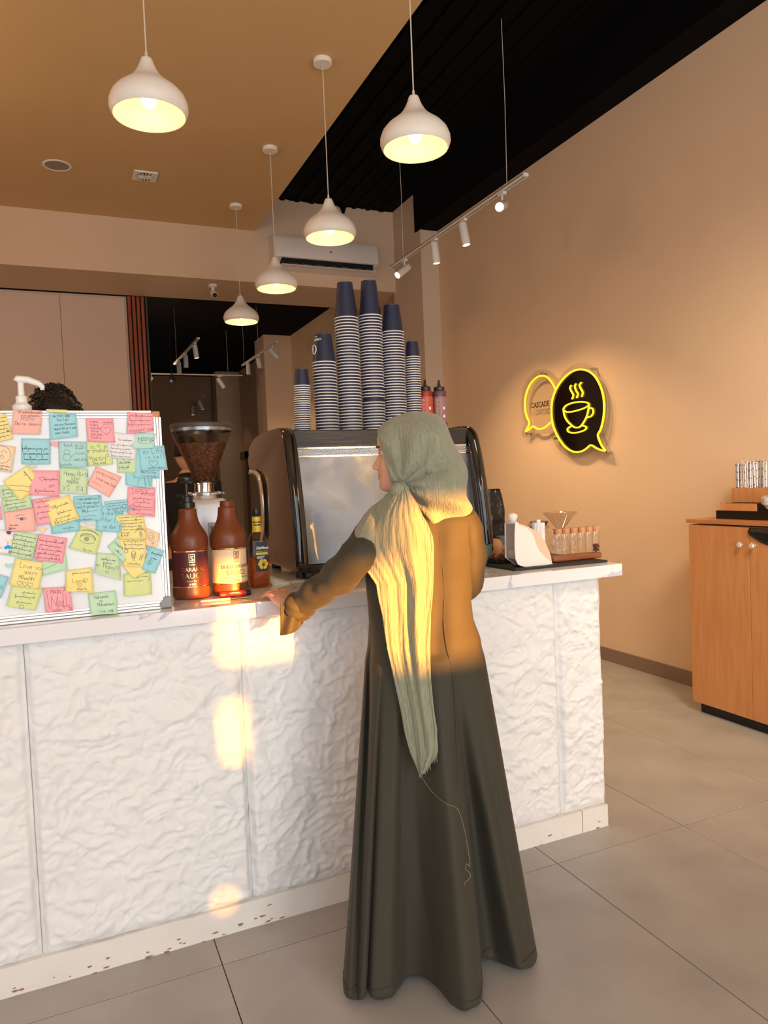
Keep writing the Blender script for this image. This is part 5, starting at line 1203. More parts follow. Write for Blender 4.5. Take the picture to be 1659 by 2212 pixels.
def hand_bm(wrist, fwd, up, side, s=1.0, curl=.35, spread=1.0):
    """palm + five fingers; fwd towards the fingertips, up = back of the hand, side = thumb side"""
    fwd, up, side = fwd.normalized(), up.normalized(), side.normalized()
    L = lambda f, sd, u: wrist+(fwd*f+side*sd+up*u)*s
    bm = bmn(); rs = []
    for f, wd, th, so in ((-.035, .024, .019, 0), (-.01, .026, .018, 0), (.015, .034, .016, .0), (.04, .040, .0155, .001), (.065, .041, .014, .002), (.082, .039, .012, .002), (.092, .034, .009, .002)):
        rs.append([L(f, so+wd*math.copysign(abs(math.cos(a))**.8, math.cos(a)), th*math.copysign(abs(math.sin(a))**.9, math.sin(a))) for a in [2*PI*k/20 for k in range(20)]])
    rings(bm, rs); bmesh.ops.subdivide_edges(bm, edges=bm.edges[:], cuts=0) if False else None
    fing = [(.030, .078, (.036, .023, .020), .0088), (.011, .083, (.041, .026, .022), .0090), (-.009, .080, (.038, .024, .021), .0086), (-.028, .072, (.030, .019, .018), .0076)]
    for k, (sd, f0, ls, r) in enumerate(fing):
        p = L(f0-.018, sd, 0); pts = [p, L(f0, sd, .002)]; a = curl*(.35+.1*k); d0 = (fwd+side*(.10-.075*k)*spread).normalized(); rad = [r*1.05*s, r*1.12*s]
        cur = pts[-1]
        for j, l in enumerate(ls):
            d = d0*math.cos(a)-up*math.sin(a); mid = cur+d*l*s*.5; cur = cur+d*l*s; pts += [mid, cur]; rad += [r*(.98-.08*j)*s, r*(1.0-.10*j)*s]; a += curl*(1.0-.25*j)
        rad[-1] *= .75
        t = skin_mesh(pts, [(i, i+1) for i in range(len(pts)-1)], rad, 1); add_bm(bm, t)
    # thumb leaves the side of the palm near its base
    p = L(.012, .020, -.004); d1 = (fwd*.75+side*.72-up*.15).normalized(); d2 = (fwd*.92+side*.30-up*.18).normalized()
    pts = [p, p+d1*.022*s, p+d1*.044*s, p+d1*.044*s+d2*.016*s, p+d1*.044*s+d2*.032*s, p+d1*.044*s+d2*.056*s]; t = skin_mesh(pts, [(i, i+1) for i in range(5)], [.013*s, .0125*s, .0105*s, .0102*s, .0098*s, .0072*s], 1); add_bm(bm, t)
    return bm
def remesh(bm, vox, smooth=2):
    me = bpy.data.meshes.new('rm'); bm.to_mesh(me); bm.free(); o = bpy.data.objects.new('rm', me); C.objects.link(o)
    r = o.modifiers.new('r', 'REMESH'); r.mode = 'VOXEL'; r.voxel_size = vox; s = o.modifiers.new('s', 'SMOOTH'); s.iterations = smooth; s.factor = .5
    dg = bpy.context.evaluated_depsgraph_get(); q = bpy.data.meshes.new_from_object(o.evaluated_get(dg)); b = bmn(); b.from_mesh(q)
    bpy.data.objects.remove(o); bpy.data.meshes.remove(me); bpy.data.meshes.remove(q); return b

m_skin = mat('skin', (.66, .36, .25), .48, sss=.12, var=.10, vscale=60, bump=.08, bscale=300)
m_lips = mat('lips', (.50, .17, .14), .4)
m_dress = mat('olive_dress_fabric', (.034, .030, .018), .75, sheen=.05, bump=.12, bscale=500, bdist=.0005)
m_scarf = mat('sage_crinkled_scarf', lin(145, 147, 125), .85, bump=1.0, bscale=9, stretch=(26, 26, 1.6), var=.38, vscale=10, bdist=.004, col2=lin(116, 118, 97), detail=9, sheen=.3)

wo = thing('person', 'woman in olive dress and sage headscarf leaning on the counter, seen from behind', 'person', (.93, 1.93, 0))
# ---- head (local frame: x forward, y towards the camera side, z up)
S = 739.0; dlt = .07
hf = (-RV*math.cos(dlt)+VV*math.sin(dlt)).normalized(); hs = -(VV*math.cos(dlt)+RV*math.sin(dlt)).normalized(); HC = bp(880, 985)
hl = lambda x, y, z: HC+hf*x+hs*y+UZ*z
pxz = lambda py: (985-py)/S
pxx = lambda px: (880-px)/S
prof_t = sorted([(pxz(a), pxx(b)) for a, b in ((900, 868), (910, 845), (922, 828), (935, 819), (947, 816), (958, 815.5), (966, 816), (974, 817.5), (980, 817), (986, 813.5), (992, 809.5), (998, 805.5), (1003, 803), (1007, 802.6), (1010, 804), (1012.5, 809), (1014.5, 814), (1018, 815.5), (1021, 814), (1024, 813.3), (1026, 815.6), (1028, 815), (1031, 813.8), (1034, 816.2), (1037.5, 817.5), (1041, 816), (1046, 815), (1051, 816.5), (1056, 820), (1060, 828), (1064, 845))])
mask_t = sorted([(pxz(a), pxx(b)) for a, b in ((900, 868), (910, 845), (922, 828), (935, 819), (947, 816), (958, 816), (966, 818), (974, 822), (982, 823.5), (995, 822), (1007, 821), (1015, 819), (1024, 818.5), (1032, 818.5), (1038, 819), (1046, 818), (1056, 823), (1060, 830), (1064, 846))])
w_t = sorted([(pxz(a), b) for a, b in ((893, .004), (898, .028), (908, .048), (922, .062), (940, .071), (960, .075), (980, .075), (1000, .071), (1015, .066), (1030, .058), (1042, .048), (1052, .036), (1060, .022), (1064, .014))])
back_t = sorted([(pxz(a), b) for a, b in ((893, .0), (900, -.045), (915, -.080), (940, -.103), (970, -.108), (1000, -.098), (1020, -.078), (1040, -.055), (1064, -.04))])
def head_point(th, z):
    xf = interp(mask_t, z); xb = interp(back_t, z); ww = interp(w_t, z)
    c, s = math.cos(th), math.sin(th); cx0 = -.008
    if c >= 0:
        n = 2.35; k = (abs(c)**n+abs(s)**n)**(-1/n); x = cx0+(xf-cx0)*c*k; y = ww*s*k
    else:
        x = cx0+(cx0-xb)*c; y = ww*s
    if c > 0:
        d = interp(prof_t, z)-xf; py = 985-z*S
        sg = .0075+.0105*max(0, min(1, (py-975)/32)) if py < 1015 else (.021 if py < 1036 else .024)
        x += d*math.exp(-(y/sg)**2)
        # nostril wings, cheeks, eye sockets, mouth corners
        g = lambda a, b, sa, sb: math.exp(-((abs(y)-a)/sa)**2-((py-b)/sb)**2)
        x += .0050*g(.0125, 1009, .0055, 5)-.0055*g(.030, 977, .014, 8)+.0035*g(.030, 963, .016, 5)+.0045*g(.040, 1004, .014, 12)-.0022*g(.026, 1026, .005, 4)-.0015*g(0, 1026.3, .020, 1.2)
    return x, y
bmh = bmn(); rows = []; M_ = 72; zr = [pxz(900+164*j/95) for j in range(96)]
for z in zr:
    r = []
    for i in range(M_):
        th = 2*PI*i/M_; th = th-.35*math.sin(th)*1.0*(1 if True else 0); x, y = head_point(th, z); r.append(hl(x, y, z))
    rows.append(r)
rings(bmh, rows)
for f in bmh.faces:
    c = f.calc_center_median()-HC; x, y, z = c.dot(hf), c.dot(hs), c.z; py = 985-z*S
    if x > .078 and abs(y) < .0235*(1-abs(py-1026.5)/11)+.002 and 1020 < py < 1033.5: f.material_index = 1
# ---- body under the clothes: one skinned figure
sh_l, sh_r = bp(812, 1140, -.01), bp(1000, 1135, .0)
el_l = at(722, 1232, 1, 2.03); wr_l = at(626, 1306, 1, 2.20)
el_r = bp(1024, 1268, -.03); wr_r = el_r+VV*.20-RV*.10+UZ*.04
hip = bp(915, 1430); chest = bp(915, 1180); neck = bp(905, 1095)
Pq = [hip]; Eq = []; Rq = [.12]
a = chain(Pq, Eq, Rq, 0, [bp(910, 1310), chest, neck, HC+UZ*-.06-hf*.01], [.095, .11, .05, .048]); ch = 2
chain(Pq, Eq, Rq, ch, [bp(800, 1165, .02), at(772, 1207, 1, 1.93), at(728, 1247, 1, 2.02), at(690, 1275, 1, 2.09), at(655, 1304, 1, 2.15), wr_l], [.042, .036, .032, .029, .025, .022])
chain(Pq, Eq, Rq, ch, [sh_r, sh_r.lerp(el_r, .5), el_r, el_r.lerp(wr_r, .6), wr_r], [.045, .038, .034, .030, .023])
for sx in (-.09, .09):
    h0 = hip+RV*sx-UZ*.06; k0 = h0+UZ*(.47-h0.z); an = k0+UZ*(.075-k0.z)
    chain(Pq, Eq, Rq, 0, [h0, k0, an, an-VV*(-.10)+UZ*(.035-.075)], [.085, .055, .036, .03])
body = skin_mesh(Pq, Eq, Rq, 2)
add_bm(body, bmh)
hd_f = at(586, 1271, 1, 2.325)-wr_l; upv = (UZ-hd_f.normalized()*hd_f.normalized().z).normalized()
hm = hand_bm(wr_l, hd_f, upv, upv.cross(hd_f)*-1, .98, .34)
hm = remesh(hm, .0021, 3); add_bm(body, hm)
hm = hand_bm(wr_r, VV-RV*.3, UZ, -RV, .95, .3); add_bm(body, hm)
part('body', body, [m_skin, m_lips], wo, smooth=2)
# eyes, lids, brows, lashes
m_eyew = mat('eye_white', (.75, .70, .66), .2); m_iris = mat('iris_brown', (.05, .02, .01), .1); m_brow = mat('brow_hair', (.035, .018, .012), .8)
for sy in (1, -1):
    ec = hl(.0655, .0305*sy, pxz(977)); bm = bmn(); bmesh.ops.create_uvsphere(bm, u_segments=20, v_segments=14, radius=.0118, matrix=Matrix.Translation(ec)); e = part('eyeball', bm, m_eyew, wo)
    Q = (hf+UZ*-.12).normalized().to_track_quat('Z', 'Y').to_matrix().to_4x4(); Q.translation = ec
    part('iris', lathe(bmn(), [(.001, .0122), (.0035, .0119), (.0056, .0106)], 18, Q, cap0=False, cap1=False), m_iris, e)
    for up_, nm in ((1, 'upper_eyelid'), (-1, 'lower_eyelid')):
        bm = bmn(); rws = []
        for j in range(5):
            el = (.18+.20*j)*up_*(1 if up_ > 0 else .8)-.05
            rws.append([ec+(hf*math.cos(el)*math.cos(a)+hs*math.cos(el)*math.sin(a)+UZ*math.sin(el+.10*up_*-abs(a)**1.5*.6))*.0129 for a in [-1.15+2.3*i/12 for i in range(13)]])
        part(nm, grid(bm, rws), m_skin, e, smooth=2, solid=.0008)
        if up_ > 0: part('eyelashes', tube(bmn(), [q+hf*.0012 for q in rws[0]], [.0004+.0007*math.sin(PI*i/12) for i in range(13)], 6), m_brow, e)
    pts = []
    for k in range(9):
        y = (.012+.034*k/8)*sy; py = 965-3.0*math.sin(PI*k/8*.8)+1.5*k/8; z = pxz(py); lo, hi = 0, PI/2
        for _ in range(24):
            md = (lo+hi)/2; xx, yy = head_point(md, z); (lo, hi) = (md, hi) if yy < abs(y) else (lo, md)
        pts.append(hl(xx+.0008, y, z))
    part('eyebrow', tube(bmn(), pts, [.0012+.0016*math.sin(PI*(k+1)/10) for k in range(9)], 8), m_brow, wo)

# ---- dress
tab = [(1096, 862, 1005, .055), (1108, 838, 1026, .070), (1125, 808, 1036, .088), (1160, 792, 1036, .105), (1200, 789, 1030, .108), (1250, 789, 1022, .102), (1300, 794, 1017, .100), (1340, 797, 1022, .104), (1380, 795, 1037, .118), (1440, 789, 1047, .132), (1500, 783, 1062, .145), (1620, 774, 1085, .17), (1740, 768, 1103, .19), (1860, 760, 1125, .21), (2000, 750, 1146, .23), (2060, 745, 1153, .235), (2108, 741, 1158, .24)]
hem = [(741, 2118), (744, 2146), (754, 2157), (770, 2160), (786, 2158), (791, 2146), (794, 2128), (797, 2142), (803, 2156), (816, 2160), (832, 2158), (848, 2152), (862, 2134), (876, 2114), (890, 2109), (911, 2109), (932, 2122), (950, 2139), (968, 2162), (982, 2175), (1003, 2185), (1024, 2174), (1038, 2162), (1042, 2140), (1041, 2105), (1040, 2078), (1050, 2071), (1072, 2077), (1098, 2087), (1122, 2093), (1146, 2091), (1157, 2078), (1160, 2062)]
hw3 = [at(x, y, 2, .022) for x, y in hem]
cl, cr = hw3[0], hw3[-1]
hc = (bp(741, 2108)+bp(1158, 2108))/2; hwid = (bp(1158, 2108)-bp(741, 2108)).length/2
front = [((p-hc).dot(RV)/hwid, -(p-hc).dot(VV)) for p in hw3]
def resample(P, n):
    ds = [0]
    for a, b in zip(P, P[1:]): ds.append(ds[-1]+math.hypot((b[0]-a[0])*hwid, b[1]-a[1]))
    out = []
    for k in range(n):
        t = ds[-1]*k/(n-1); i = 0
        while i < len(ds)-2 and ds[i+1] < t: i += 1
        f = (t-ds[i])/max(1e-9, ds[i+1]-ds[i]); out.append((P[i][0]+(P[i+1][0]-P[i][0])*f, P[i][1]+(P[i+1][1]-P[i][1])*f))
    return out
fs = spline([Vector((a, b, 0)) for a, b in front], 4); fs = resample([(p.x, p.y) for p in fs], 150)
nb = 60; bk = []
for k in range(1, nb):
    a = -PI*k/nb
    bk.append((math.cos(a)*.93, fs[-1][1]*(1-k/nb)+fs[0][1]*k/nb+math.sin(a)*.20))
hring = fs+bk; nr = len(hring)
u0 = [p[0] for p in fs]
def ell(k):
    if k < 150:
        u = max(-1, min(1, u0[k])); t = k/149; uu = u*.62+(2*t-1)*.38; uu = max(-1, min(1, uu))
        return uu, math.sqrt(max(0, 1-uu*uu))
    a = -PI*(k-149)/nb; return math.cos(a), math.sin(a)
rows = []; NZ = 150
YM = 2100
while bp(949, YM).z < .030: YM -= 2
hxy = []
fx_ = spline([Vector((p.x, p.y, 0)) for p in hw3], 4)
def reslen(P, n):
    ds = [0]
    for a, b in zip(P, P[1:]): ds.append(ds[-1]+(b-a).length)
    out = []; i = 0
    for k in range(n):
        t = ds[-1]*k/(n-1)
        while i < len(ds)-2 and ds[i+1] < t: i += 1
        out.append(P[i].lerp(P[i+1], (t-ds[i])/max(1e-9, ds[i+1]-ds[i])))
    return out
hxy = reslen(fx_, 150)
A0, B0 = hxy[-1], hxy[0]
for k in range(1, nb):
    a = PI*k/nb; m_ = A0.lerp(B0, (1-math.cos(a))/2); hxy.append(m_+VV*(.20*math.sin(a)))
Z14 = bp(949, 1400).z
ys_ = [1096+(YM-1096)*j/NZ for j in range(NZ+1)]
for j, y in enumerate(ys_):
    xl, xr_, b = interp(tab, y); pl, pr = bp(xl, y), bp(xr_, y); cc = (pl+pr)/2; hw_ = (pr-pl).length/2
    z = cc.z; wt = max(0, (Z14-z)/(Z14-.022)); yf = min(y, 1420)
    if y > 1420: xa, xb_, b = interp(tab, 1420); pl, pr = bp(xa, 1420), bp(xb_, 1420); cc = (pl+pr)/2; hw_ = (pr-pl).length/2
    ring = []
    for k in range(nr):
        eu, ev = ell(k); hu, hv = hring[k]
        u = eu*(1-wt)+hu*wt; v = b*ev; v0_ = v
        # deep pleat near the left side and soft drape folds
        px = xl+(u+1)/2*(xr_-xl)
        if k < 150 and y > 1330:
            f = min(1, (y-1330)/220)
            cx_ = 803-(y-1400)*.012; v -= .055*f*math.exp(-((px-cx_)/5.5)**2)*(1-wt*.6)
            v += .014*f*math.exp(-((px-(cx_+22))/16)**2)+.010*f*math.exp(-((px-(cx_-14))/9)**2)
        if k < 150 and y > 1450:
            f = min(1, (y-1450)/260)
            q1 = 950+(y-1500)*.145; v += .022*f*math.exp(-((px-q1)/26)**2)-.020*f*math.exp(-((px-q1-38)/20)**2)
            q2 = 1005+(y-1500)*.20; v += .018*f*math.exp(-((px-q2)/16)**2)-.012*f*math.exp(-((px-q2-24)/10)**2)
            q3 = 876; v -= .012*f*math.exp(-((px-q3)/7)**2)
            q4 = 905+(y-1700)*.13; v -= .010*max(0, min(1, (y-1700)/150))*math.exp(-((px-q4)/14)**2)
        if k < 150 and 1180 < y < 1420: v += .004*math.sin((px-900)/18+(y-1200)/60)*math.sin(PI*(y-1180)/240)
        # spine hollow
        if k < 150 and y < 1400: v -= .010*math.exp(-((px-945)/22)**2)*min(1, (y-1096)/60)
        E_ = cc+RV*(eu*hw_)-VV*v0_; Hh = hxy[k]; p = E_*(1-wt)+Hh*wt-VV*(v-v0_)
        ring.append((p.x, p.y, z))
    rows.append(ring)
drows = [list(r) for r in rows]; last = rows[-1]; zl_ = last[0][2]
rows.append([(hxy[k].x, hxy[k].y, .022) for k in range(nr)])
bm = rings(bmn(), rows, True, True, False)
dr = part('dress', bm, m_dress, wo, smooth=2, solid=.002)
hemb = [[(p[0], p[1], z) for p in last] for z in (.050, .047)]
part('hem_seam', tube(bmn(), [(x-VV.x*.0012, y-VV.y*.0012, .052) for x, y, z in last[:150:2]], .0008, 5), m_dress, wo)
def dress_v(px, y):
    j = max(0, min(NZ, int((y-1096)/(YM-1096)*NZ))); best = None
    xl, xr_, b = interp(tab, y); pl, pr = bp(xl, y), bp(xr_, y); cc = (pl+pr)/2; hw_ = (pr-pl).length/2
    tx_ = ((px-xl)/(xr_-xl)*2-1)*hw_
    for k in range(150):
        d = Vector(drows[j][k])-cc; e = abs(d.dot(RV)-tx_)
        if best is None or e < best[0]: best = (e, -d.dot(VV))
    return best[1]
pts = []
for y, x in ((1160, 949), (1220, 955), (1280, 960), (1340, 958), (1400, 966), (1460, 978), (1560, 985), (1700, 992)):
    pts.append(bp(x, y, dress_v(x, y)+.0012))
part('back_seam', tube(bmn(), spline(pts, 5), .0010, 5), mat('seam_thread', (.05, .045, .03), .9), wo)

# ---- sleeves
def sleeve(pts, rad, name, seed, wr=.006, fl=.85):
    fr = frames(spline(pts, 8)); n = len(fr); rs = []
    for i, (p, s, u) in enumerate(fr):
        t = i/(n-1)*(len(rad)-1); k = min(int(t), len(rad)-2); r = rad[k]+(rad[k+1]-rad[k])*(t-k); ring = []
        for q in range(36):
            a = 2*PI*q/36
            w_ = wr*(noise.noise(Vector((math.cos(a)*1.4, math.sin(a)*1.4, i*.22+seed)))*1.5+.8*math.sin(i*.75+1.3*math.sin(a+seed)+a)*.5)
            ring.append(p+s*((r+w_)*math.cos(a))+u*((r*fl+w_)*math.sin(a)))
        rs.append(ring)
    return part(name, rings(bmn(), rs, True, True, False), m_dress, wo, smooth=2, solid=.0015)
c_l = at(641, 1314, 1, 2.165)
sleeve([bp(822, 1150, .01), bp(800, 1165, .02), at(772, 1207, 1, 1.93), at(728, 1246, 1, 2.02), at(690, 1274, 1, 2.09), at(655, 1303, 1, 2.15), c_l], [.060, .062, .062, .058, .052, .046, .043], 'left_sleeve', 1.0, .0055)
# turned-back hanging cuff
bm = bmn(); rws = []
for j in range(11):
    v = j/10; r = []
    for i in range(15):
        u = i/14; tx_, ty_ = 606+48*u, 1304+26*u; bx, by = 605+50*u, 1373-4*u-24*u**3
        r.append(at(tx_+(bx-tx_)*v, ty_+(by-ty_)*v, 1, 2.135+.012*math.sin(u*7+v*2)-.010*v))
    rws.append(r)
part('cuff_flap', grid(bm, rws), m_dress, wo, smooth=2, solid=.0025)
bm = bmn(); rws = []
cdir = (c_l-at(655, 1303, 1, 2.15)).normalized(); s_ = cdir.cross(UZ).normalized(); u_ = s_.cross(cdir)
for j in range(9):
    v = j/8; rr2 = .043+.010*math.sin(PI*v)+.004*v
    rws.append([c_l+cdir*(-.03+.046*v)+s_*((rr2+.003*math.sin(a*4+j))*math.cos(a))+u_*((rr2+.003*math.sin(a*5+1))*.85*math.sin(a)) for a in [2*PI*i/36 for i in range(36)]])
part('cuff', rings(bm, rws, True, False, False), m_dress, wo, smooth=2, solid=.0025)
sleeve([bp(1000, 1128, .01), bp(1012, 1150, .015), bp(1018, 1200, .005), bp(1014, 1258, -.03), bp(1004, 1262, -.09), bp(985, 1255, -.16)], [.052, .050, .047, .046, .044, .040], 'right_sleeve', 5.0, .0035)

# ---- headscarf hood
hood = [(815, 934), (822, 920), (838, 907), (860, 897), (885, 890.5), (905, 889), (930, 891.5), (950, 899), (962, 913), (970, 933), (978, 953), (990, 974), (1003, 998), (1010, 1016), (1011, 1032), (1008, 1050), (1008, 1072), (1015, 1086), (1021, 1098), (1017, 1112), (1005, 1123), (985, 1133), (960, 1142), (938, 1150), (918, 1128), (895, 1095), (872, 1068), (859, 1056), (848, 1047), (840, 1026), (833, 1002), (827, 978), (820, 954)]
c0x, c0y = 922, 1012
hp = spline([Vector((x, y, 0)) for x, y in hood], 4, True); nh = len(hp)
def opening(x, y): return 1.0 if (x < 850 and 936 < y < 1050) else 0.0
op = [opening(p.x, p.y) for p in hp]
for _ in range(3): op = [(op[i-1]+op[i]*2+op[(i+1) % nh])/4 for i in range(nh)]
kx, ky = 866, 1049
rin = []
def hood_pt(i, s, sgn):
    p = hp[i]; px = c0x+(p.x-c0x)*s; py = c0y+(p.y-c0y)*s
    D = .092+.022*max(0, min(1, (py-1040)/90)); to = .060*op[i]
    dep = math.sqrt(to*to+(D*D-to*to)*max(0, 1-s**5))
    dx, dy = px-kx, py-ky; dist = math.hypot(dx, dy); an = math.atan2(-dy, dx)
    if sgn > 0:
        rw_ = .0018+.0135*math.exp(-((dist-42)/58)**2)
        fold = math.sin(an*11+.6*math.sin(dist/30))*rw_*(1-s**6)*min(1, dist/14)
        f2 = .009*math.sin(an*5.2+1.0+dist/85)*(1-s**6)*min(1, dist/40)
        if py > 1050 and px > 900:
            f2 += .014*math.sin((py-1050-(px-930)*.35)/9.5)*math.exp(-((py-1105)/40)**2)*(1-s**8)
        dep += fold+f2
    return bp(px, py, sgn*dep)
SS = [0, .12, .24, .36, .48, .58, .68, .76, .83, .89, .94, .975, 1.0]
bm = bmn(); rws = [[hood_pt(i, s, 1) for i in range(nh)] for s in SS[1:]]
rws2 = [[hood_pt(i, s, -1) for i in range(nh)] for s in SS[1:]]
L1 = [[bm.verts.new(p) for p in r] for r in rws]; L2 = [[bm.verts.new(p) for p in r] for r in rws2]
c1 = bm.verts.new(bp(c0x, c0y, .097)); c2 = bm.verts.new(bp(c0x, c0y, -.092))
for L_, c_ in ((L1, c1), (L2, c2)):
    for i in range(nh): bm.faces.new((L_[0][i], L_[0][(i+1) % nh], c_))
    for a, b in zip(L_, L_[1:]):
        for i in range(nh): j = (i+1) % nh; bm.faces.new((a[i], a[j], b[j], b[i]))
for i in range(nh):
    j = (i+1) % nh
    if op[i] < .12 and op[j] < .12:
        bm.faces.new((L1[-1][i], L1[-1][j], L2[-1][j], L2[-1][i]))
bmesh.ops.remove_doubles(bm, verts=bm.verts[:], dist=.0004)
part('headscarf', bm, m_scarf, wo, smooth=2, solid=.003, sub=1)
# ---- knot
kc = bp(862, 1058, .105); bm = bmn(); bmesh.ops.create_uvsphere(bm, u_segments=40, v_segments=24, radius=1)
for v in bm.verts:
    d = v.co.copy(); a = math.atan2(d.z, d.x); r = 1+.07*math.sin(a*7+d.y*3)+.04*math.sin(a*13)
    v.co = kc+RV*(d.x*.027*r)+UZ*(d.z*.020*r)-VV*(d.y*.022)
part('scarf_knot', bm, m_scarf, wo, smooth=2)
# ---- scarf end over the shoulder and down the back
st = [(1046, 850, 876, .100, .112), (1060, 842, 884, .085, .125), (1078, 826, 895, .060, .132), (1096, 801, 905, .030, .135), (1112, 787, 912, .022, .137), (1135, 772, 925, .030, .140), (1160, 759, 935, .048, .140), (1182, 756, 937, .070, .138), (1205, 770, 937, .092, .134), (1230, 790, 937, .105, .130), (1262, 812, 936, .112, .127), (1292, 817, 934, .114, .124), (1325, 825, 931, .116, .125), (1400, 836, 929, .128, .140), (1470, 852, 931, .140, .156), (1540, 867, 938, .152, .170), (1575, 873, 944, .158, .176), (1605, 880, 945, .162, .180), (1625, 886, 946, .165, .183), (1640, 892, 938, .167, .184), (1655, 899, 927, .170, .184), (1672, 905, 914, .174, .182)]
rows = []; NY = 150; NU = 60
def scarf_pt(y, u):
    xl, xr_, ol, orr = interp(st, y); x = xl+(xr_-xl)*u
    e = min(1, u*1.9); e = e*e*(3-2*e); off = ol+(orr-ol)*e
    if 1085 < y < 1300: g_ = math.sin(PI*min(1, (y-1085)/215))**.6; e2 = min(1, u/.14); off = max(off, ol+(.108*g_-ol)*e2*(2-e2))
    q = (y-1046)/626
    off += .0075*math.sin(u*9+q*3)*math.sin(PI*u)+.0024*math.sin(u*23+q*7+math.sin(q*5))*(.3+.7*math.sin(PI*u))+.0011*math.sin(u*61+q*9+2*math.sin(q*14))
    off += .009*math.exp(-((u-.66-.10*q)/.09)**2)*min(1, q*3)-.007*math.exp(-((u-.50-.10*q)/.07)**2)*min(1, q*3)
    if y > 1200:
        dv = dress_v(x, y)
        if off < dv+.006: off = dv+.006
    return bp(x, y, off)
for j in range(NY+1):
    y = 1046+(1672-1046)*j/NY; rows.append([scarf_pt(y, i/NU) for i in range(NU+1)])
part('scarf_end', grid(bmn(), rows), m_scarf, wo, smooth=2, solid=.0022)
# fringe threads
bm = bmn(); rf = random.Random(8)
for k in range(70):
    x = 907+rf.random()*39; y = 1626+(946-x)*1.18+rf.uniform(-6, 1); o0 = interp(st, y)[3]-.002
    a = bp(x, y, o0); L = rf.uniform(.008, .022); dx = rf.uniform(-.5, .1)
    tube(bm, [a, a+RV*(dx*L*.6)-UZ*L*.6, a+RV*(dx*L)-UZ*L-VV*.002], .0005, 4)
o = part('fringe', bm, m_scarf, wo, smooth=False); o['kind'] = 'stuff'
th = [(908, 1674), (925, 1700), (945, 1722), (968, 1738), (986, 1745), (996, 1765), (1004, 1795), (1012, 1840), (1015, 1870), (1008, 1866), (1006, 1878), (1014, 1885), (1016, 1895), (1006, 1905), (1003, 1912)]
part('loose_thread', tube(bmn(), spline([bp(x, y, dress_v(x, y)+.010) for x, y in th], 4), .0006, 5), m_scarf, wo)

